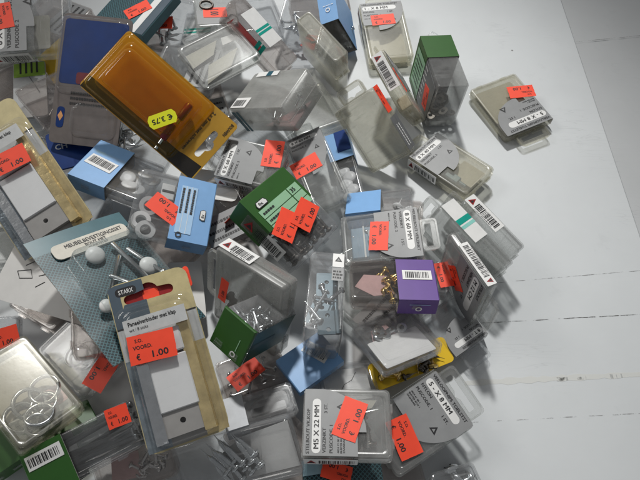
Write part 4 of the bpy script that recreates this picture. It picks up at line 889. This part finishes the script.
for i,(x,y,t) in enumerate(((-.05,.20,'white domed bolt head just under the ivory label of the bent teal pack'),(.32,-.02,'white domed bolt head nearest the STARX pack in the bent teal pack'),(-.26,-.16,'white domed cap lying low in the bent teal pack'))):
    mb=MB(); mb.lathe([(.0068,0),(.0074,.0012),(.0068,.003),(.005,.0046),(.0026,.0055),(.0003,.0058)],NYLON,20); oo=mb.build('furniture_glide'); oo.matrix_world=world('tealpack')@Matrix.Translation((x*W,y*L,.0052))@Matrix.Rotation(.3,4,'X')@Matrix.Diagonal(((.62,.62,.5,1) if i==2 else (.86,.86,.62,1))); meta(oo,t,'furniture glide')
# amber pack
o,d=root('amber','amber_blister_pack','orange see-through blister pack with yellow price tag, at the upper left','blister pack',G4); W,L,T=d
mb=MB(); hole=eurohole(-W*.02,L*.41,W*.44,.0050,.0050); mb.poly(rr2(W,L,.003),[hole],0,.0012,OCARD)
M=Matrix.Translation((0,0,.0013)); 
# black strip along one long side
mb.poly([(W*.30,-L*.49),(W*.49,-L*.49),(W*.49,L*.49),(W*.26,L*.49),(W*.28,L*.36),(W*.30,L*.30)],[],None,.0013,BCARD)
text(mb,'2 x 9 mm met schroeven',-W*.42,L*.300,.0026,M,z=.0001,width=W*.66); text(mb,'BOUWEN',-W*.46,L*.452,.0024,M,z=.0001,width=W*.2); mb.build('backing_card',o)
mb=MB(); w=W*.92;l=L*.76;cy=-L*.10; blister(mb,w,l,-W*.01,cy,.0015,.0045,AMBER,.004,.0022); mb.build('blister_base',o)
mb=MB(); blister(mb,w*.80,l*.86,-W*.03,cy,.006,.0035,AMBER,.005,.001); blister(mb,w*.62,l*.78,-W*.03,cy,.0095,.0035,AMBER,.005,.0006); mb.build('blister',o)
sticker('amber',d,o,lift=.0108)
for i,(x,y,c,lab) in enumerate(((-.15,.165,MAROON,'maroon bit beside the yellow tag in the orange pack, the nearer to its edge'),(.20,.168,MAROON,'maroon bit under the low corner of the orange pack'))):
    mb=MB(); mb.lathe([(.0022,-.007),(.003,-.006),(.003,.006),(.0022,.007)],c,10); mb.lathe([(.0014,.007),(.0014,.011)],STEEL,8); mb.lathe([(.0014,.0135),(.0014,.0155)],STEEL,8)
    oo=mb.build('drill_bit'); oo.matrix_world=world('amber')@Matrix.Translation((x*W,y*L,.0075))@Matrix.Rotation(.1,4,'Z')@Matrix.Rotation(math.pi/2,4,'Y'); meta(oo,lab,'drill bit')
# dark blue pack
o,d=root('bluepack','navy_blister_pack','clear blister pack holding a dark blue card, behind the orange pack at the upper left','blister pack',G4); W,L,T=d
mb=MB(); mb.poly(rr2(W,L,.004),[],0,.0010,solid('grey_print_card',(.165,.145,.14),.6,spec=.2)); M=Matrix.Translation((0,0,.0011))
mb.poly(rr2(W*.92,L*.50,.003,W*.0,L*.21),[],None,.0011,NAVY); mb.poly(rr2(W*.26,L*.09,.002,-W*.08,L*.01),[],None,.0013,MAROON)
for i in range(3): microlines(mb,-W*.26,W*.34,[-L*.115-i*.0042],.0019,M,40+i,z=.0002)
flat(mb,rr2(W*.11,L*.16,.0025,-W*.37,-L*.30),NAVY,M,.0001); flat(mb,[(-W*.41,-L*.29),(-W*.37,-L*.25),(-W*.33,-L*.29),(-W*.37,-L*.33)],solid('orange_print',(.7,.33,.12)),M,.0002); mb.build('backing_card',o)
mb=MB(); blister(mb,W*.92,L*.56,0,L*.18,.0013,.009,BLIST,.005,.002); mb.build('blister',o)
mb=MB(); blister(mb,W*.60,L*.22,W*.12,-L*.31,.0013,.008,BLIST,.005,.002); mb.build('lower_blister',o)
# dark teal pack at the top
o,d=root('tealtop','teal_card_box','slate teal card box with dotted face and crooked red sticker','card box',G4); W,L,H=d
mb=MB(); mb.box((0,0,H/2),(W,L,H),TEALC,bev=.0006); M=face(d,'z+',.0003)
mb.poly([(-W*.49,-L*.49),(W*.05,-L*.49),(W*.05,L*.49),(-W*.49,L*.49)],[],-.0002,0,DOTS,M); rect(mb,W*.22,-L*.49,W*.34,L*.49,WHITE,M); rect(mb,W*.35,-L*.49,W*.49,L*.49,SLATE,M); mb.build('card_body',o); sticker('tealtop',d,o)
def simplecard(key,name,label,cat,mat,marks=None,r=.003,group=None,curl=0):
    o,d=root(key,name,label,cat,group); W,L,T=d; b=MB()
    if curl:
        n=10; lo=[]
        for i in range(n+1):
            y=L*(i/n-.5); lo.append([(-W/2,y,curl*(i/n)**2),(W/2,y,curl*(i/n)**2)])
        vs=[p for l in lo for p in l]; b.add(vs+[(p[0],p[1],p[2]-.0004) for p in vs],[(2*i,2*i+1,2*i+3,2*i+2) for i in range(n)]+[(2*(n+1)+2*i,2*(n+1)+2*i+2,2*(n+1)+2*i+3,2*(n+1)+2*i+1) for i in range(n)],mat,True)
    else: b.poly(rr2(W,L,r),[],0,T,mat)
    if marks: marks(b,Matrix.Translation((0,0,T)),W,L)
    b.build('card_sheet',o); return o,d
simplecard('yellowpack','yellow_card','plain yellow card sticking out between the lime and the dark blue packs','card',YCARD)
def mk(mb,M,W,L):
    rect(mb,-W*.48,L*.22,W*.48,L*.48,LIME,M,.0002)
    for i in range(4): rect(mb,-W*.30+i*W*.17,L*.28,-W*.24+i*W*.17,L*.49,INK,M,.0004)
    mb.tube([(W*.0,L*.2,.003),(W*.3,-L*.1,.003)],.0002,INK,4)
simplecard('limepack','lime_card_pack','white card with lime green header and black teeth beside the yellow card','card pack',solid('pale_card',(.46,.47,.47),.5),mk,group=G4)
def mk(mb,M,W,L): text(mb,'CH',-W*.34,L*.02,.0048,M,mat=solid('faded_white_print',(.5,.53,.6)),z=.0002)
simplecard('navypack','navy_card_pack','navy card with white CH letters above the blue barcode box','card pack',NAVY,mk,group=G4)
def mk(mb,M,W,L):
    for pts in (((-.2,.10),(-.06,.28)),((-.26,-.02),(-.12,.06),(-.06,-.06),(-.2,-.12),(-.26,-.02)),((.0,.0),(.12,.10)),((.1,-.06),(.02,-.18))): mb.tube([tuple(M@Vector((x*W*.8-W*.15,y*L*.9-L*.03,.0002))) for x,y in pts],.00025,INK,4)
simplecard('leaflet','instruction_leaflet','white instruction leaflet with line drawings sticking out from under the bent teal pack','leaflet',PAPER,mk,.006)
simplecard('yellowlow','yellow_card','bright yellow card under the box in front of the purple one','card',YCARD)
scatter('yellowlow',screwmesh(BRASS,.012,.0022),'brass_screw','brass screw on the bright yellow card in front of the purple box','screw','brass screws on the bright yellow card',4,(-.020,.014,-.004,.004),(.0035,.0055),seed=31,tilt=.04)
scatter('yellowlow',screwmesh(DSTEEL,.011,.0014),'screw','dark little screw on the bright yellow card in front of the purple box','screw','dark screws on the bright yellow card',7,(-.016,.022,-.009,-.002),(.0035,.006),seed=33,tilt=.04)
o,d=simplecard('hatchlow','hatched_card','teal hatched card with red sticker below the M5 X 22 box','card',DOTS,None,group=G4); W,L,T=d
mb=MB(); mb.poly([(-W*.5,L*.1),(-W*.1,L*.2),(-W*.26,L*.5),(-W*.5,L*.5)],[],.0024,.0028,PTEAL); mb.poly([(-W*.08,L*.05),(W*.06,L*.2),(-W*.02,L*.42),(-W*.2,L*.2)],[],.0026,.0030,PTEAL); mb.build('folded_flap',o); sticker('hatchlow',d,o,lift=.0016)
def mk(mb,M,W,L):
    ringmark(mb,W*.18,L*.14,.0035,M,INK,.0002)
    for x,y,a in((-.1,-.2,.3),(.0,-.05,1.),(.1,-.2,.2),(.25,.0,.8),(.32,.15,.2)): mb.tube([tuple(M@Vector((x*W,y*L,.0002))),tuple(M@Vector((x*W+.006*math.cos(a),y*L+.006*math.sin(a),.0002)))],.0002,INK,4)
simplecard('paperwhite','white_leaflet','white leaflet with small black drawings between the blue and the green fix boxes','leaflet',PAPER,mk,.002)
simplecard('cardwhite','white_card','plain white rounded card behind the blue fix box','card',PAPER,None,.004)
def mk(mb,M,W,L):
    mb.tube([tuple(M@Vector((-W*.3+.004*math.cos(t),L*.2-.0024*t,.0008+.0004*math.sin(t)))) for t in [i*.4 for i in range(24)]],.0004,DSTEEL,5)
simplecard('wirecard','wire_card','white card with thin coiled wire between the bent teal pack and the big frosted box','card',PAPER,mk,.002)
for key,lab,grp,n,ln,r_,sd in (('pinkbox','bright screw in the smoky box at the bottom edge beside the pins','screws in the smoky box at the bottom edge',12,.014,.0013,42),
    ('frost','dark screw in the big frosted box standing on edge','dark screws in the big frosted box on edge',12,.014,.0013,43),
    ('graymid','zinc screw in the grey labelled box behind the purple box','screws in the grey labelled box behind the purple box',6,.016,.0014,44),
    ('hookbox','bright screw in the clear box with the wire hook','screws in the clear box with the wire hook',12,.016,.0014,45),
    ('clearb','bright screw in the red stickered box under the slate teal box','screws in the box under the slate teal box',10,.016,.0014,46),
    ('leaflet','',None,0,0,0,0)):
    if not n: continue
    W,L,H=[q/1000 for q in POSE[key][2]]
    reg=(-W*.1,W*.36,-L*.2,L*.2) if key=='pinkbox' else (W*.1,W*.34,L*.1,L*.34) if key=='frost' else (-W*.28,W*.28,-L*.30,L*.1)
    scatter(key,screwmesh(DSTEEL if key=='frost' else STEEL,ln,r_),'screw',lab,'screw',grp,n,reg,(.003,H*.5),seed=sd)
# ================================================================ buried boxes
kinds=[('clear',CLEAR),('frost',FROST),('dusk',DUSK),('dusk',DUSK)]  # smoky tint on some buried boxes puts the shade of the gaps into colour
for key in [k for k in POSE if k.startswith('fill')]:
    i=int(key[4:]); mt=kinds[i%4][1]
    if key in DROP: continue
    o,d=B(key,'plain plastic box buried deep in the pile, only slivers showing','' or mt,'plain boxes buried deep in the pile',tab=False)
    W,L,H=d
    if i%3==0:
        mb=MB(); M=face(d,'z+',.0004); rect(mb,-W*.46,L*.05,W*.46,L*.46,GREY,M); microlines(mb,-W*.4,W*.4,[L*.36,L*.26,L*.14],.0022,M,i,z=.0002); mb.build('printed_label',o)
# ================================================================ light and camera
wd=bpy.data.worlds.new('World'); S.world=wd; wd.use_nodes=True
bg=wd.node_tree.nodes['Background']; bg.inputs[0].default_value=(.97,.985,1,1); bg.inputs[1].default_value=AMB
def lamp(name,loc,tgt,e,size,col,sy=None):
    l=bpy.data.lights.new(name,'AREA'); l.energy=e; l.size=size; l.color=col
    if sy: l.shape='RECTANGLE'; l.size_y=sy
    o=bpy.data.objects.new(name,l); COL.objects.link(o); o.location=loc
    o.rotation_euler=(Vector(tgt)-Vector(loc)).to_track_quat('-Z','Y').to_euler(); return o
l=bpy.data.lights.new('stall_lamp','SPOT'); l.energy=KEY; l.spot_size=math.radians(SPOT); l.spot_blend=1; l.shadow_soft_size=.08; l.color=(1,.99,.96)
o=bpy.data.objects.new('stall_lamp',l); COL.objects.link(o); o.location=(-.10,1.72,1.95); o.rotation_euler=(Vector((.03,.25,0))-o.location).to_track_quat('-Z','Y').to_euler()
lamp('second_lamp',(-1.2,.6,1.25),(0,.25,0),FILL,.5,(1,.97,.92))
cam=bpy.data.cameras.new('camera'); co=bpy.data.objects.new('camera',cam); COL.objects.link(co)
co.location=(0,0,.37); co.rotation_euler=(math.radians(29),0,0); cam.lens=36*532/640; cam.sensor_width=36; cam.clip_start=.01; cam.clip_end=50
S.camera=co
S.view_settings.view_transform='Standard'; S.view_settings.look='None'; S.view_settings.exposure=0; S.view_settings.gamma=1
c=S.cycles; c.use_denoising=True; c.max_bounces=10; c.diffuse_bounces=4; c.glossy_bounces=4; c.transmission_bounces=8; c.transparent_max_bounces=64; c.caustics_reflective=False; c.caustics_refractive=False; c.sample_clamp_indirect=6; c.use_adaptive_sampling=True; c.adaptive_threshold=.015
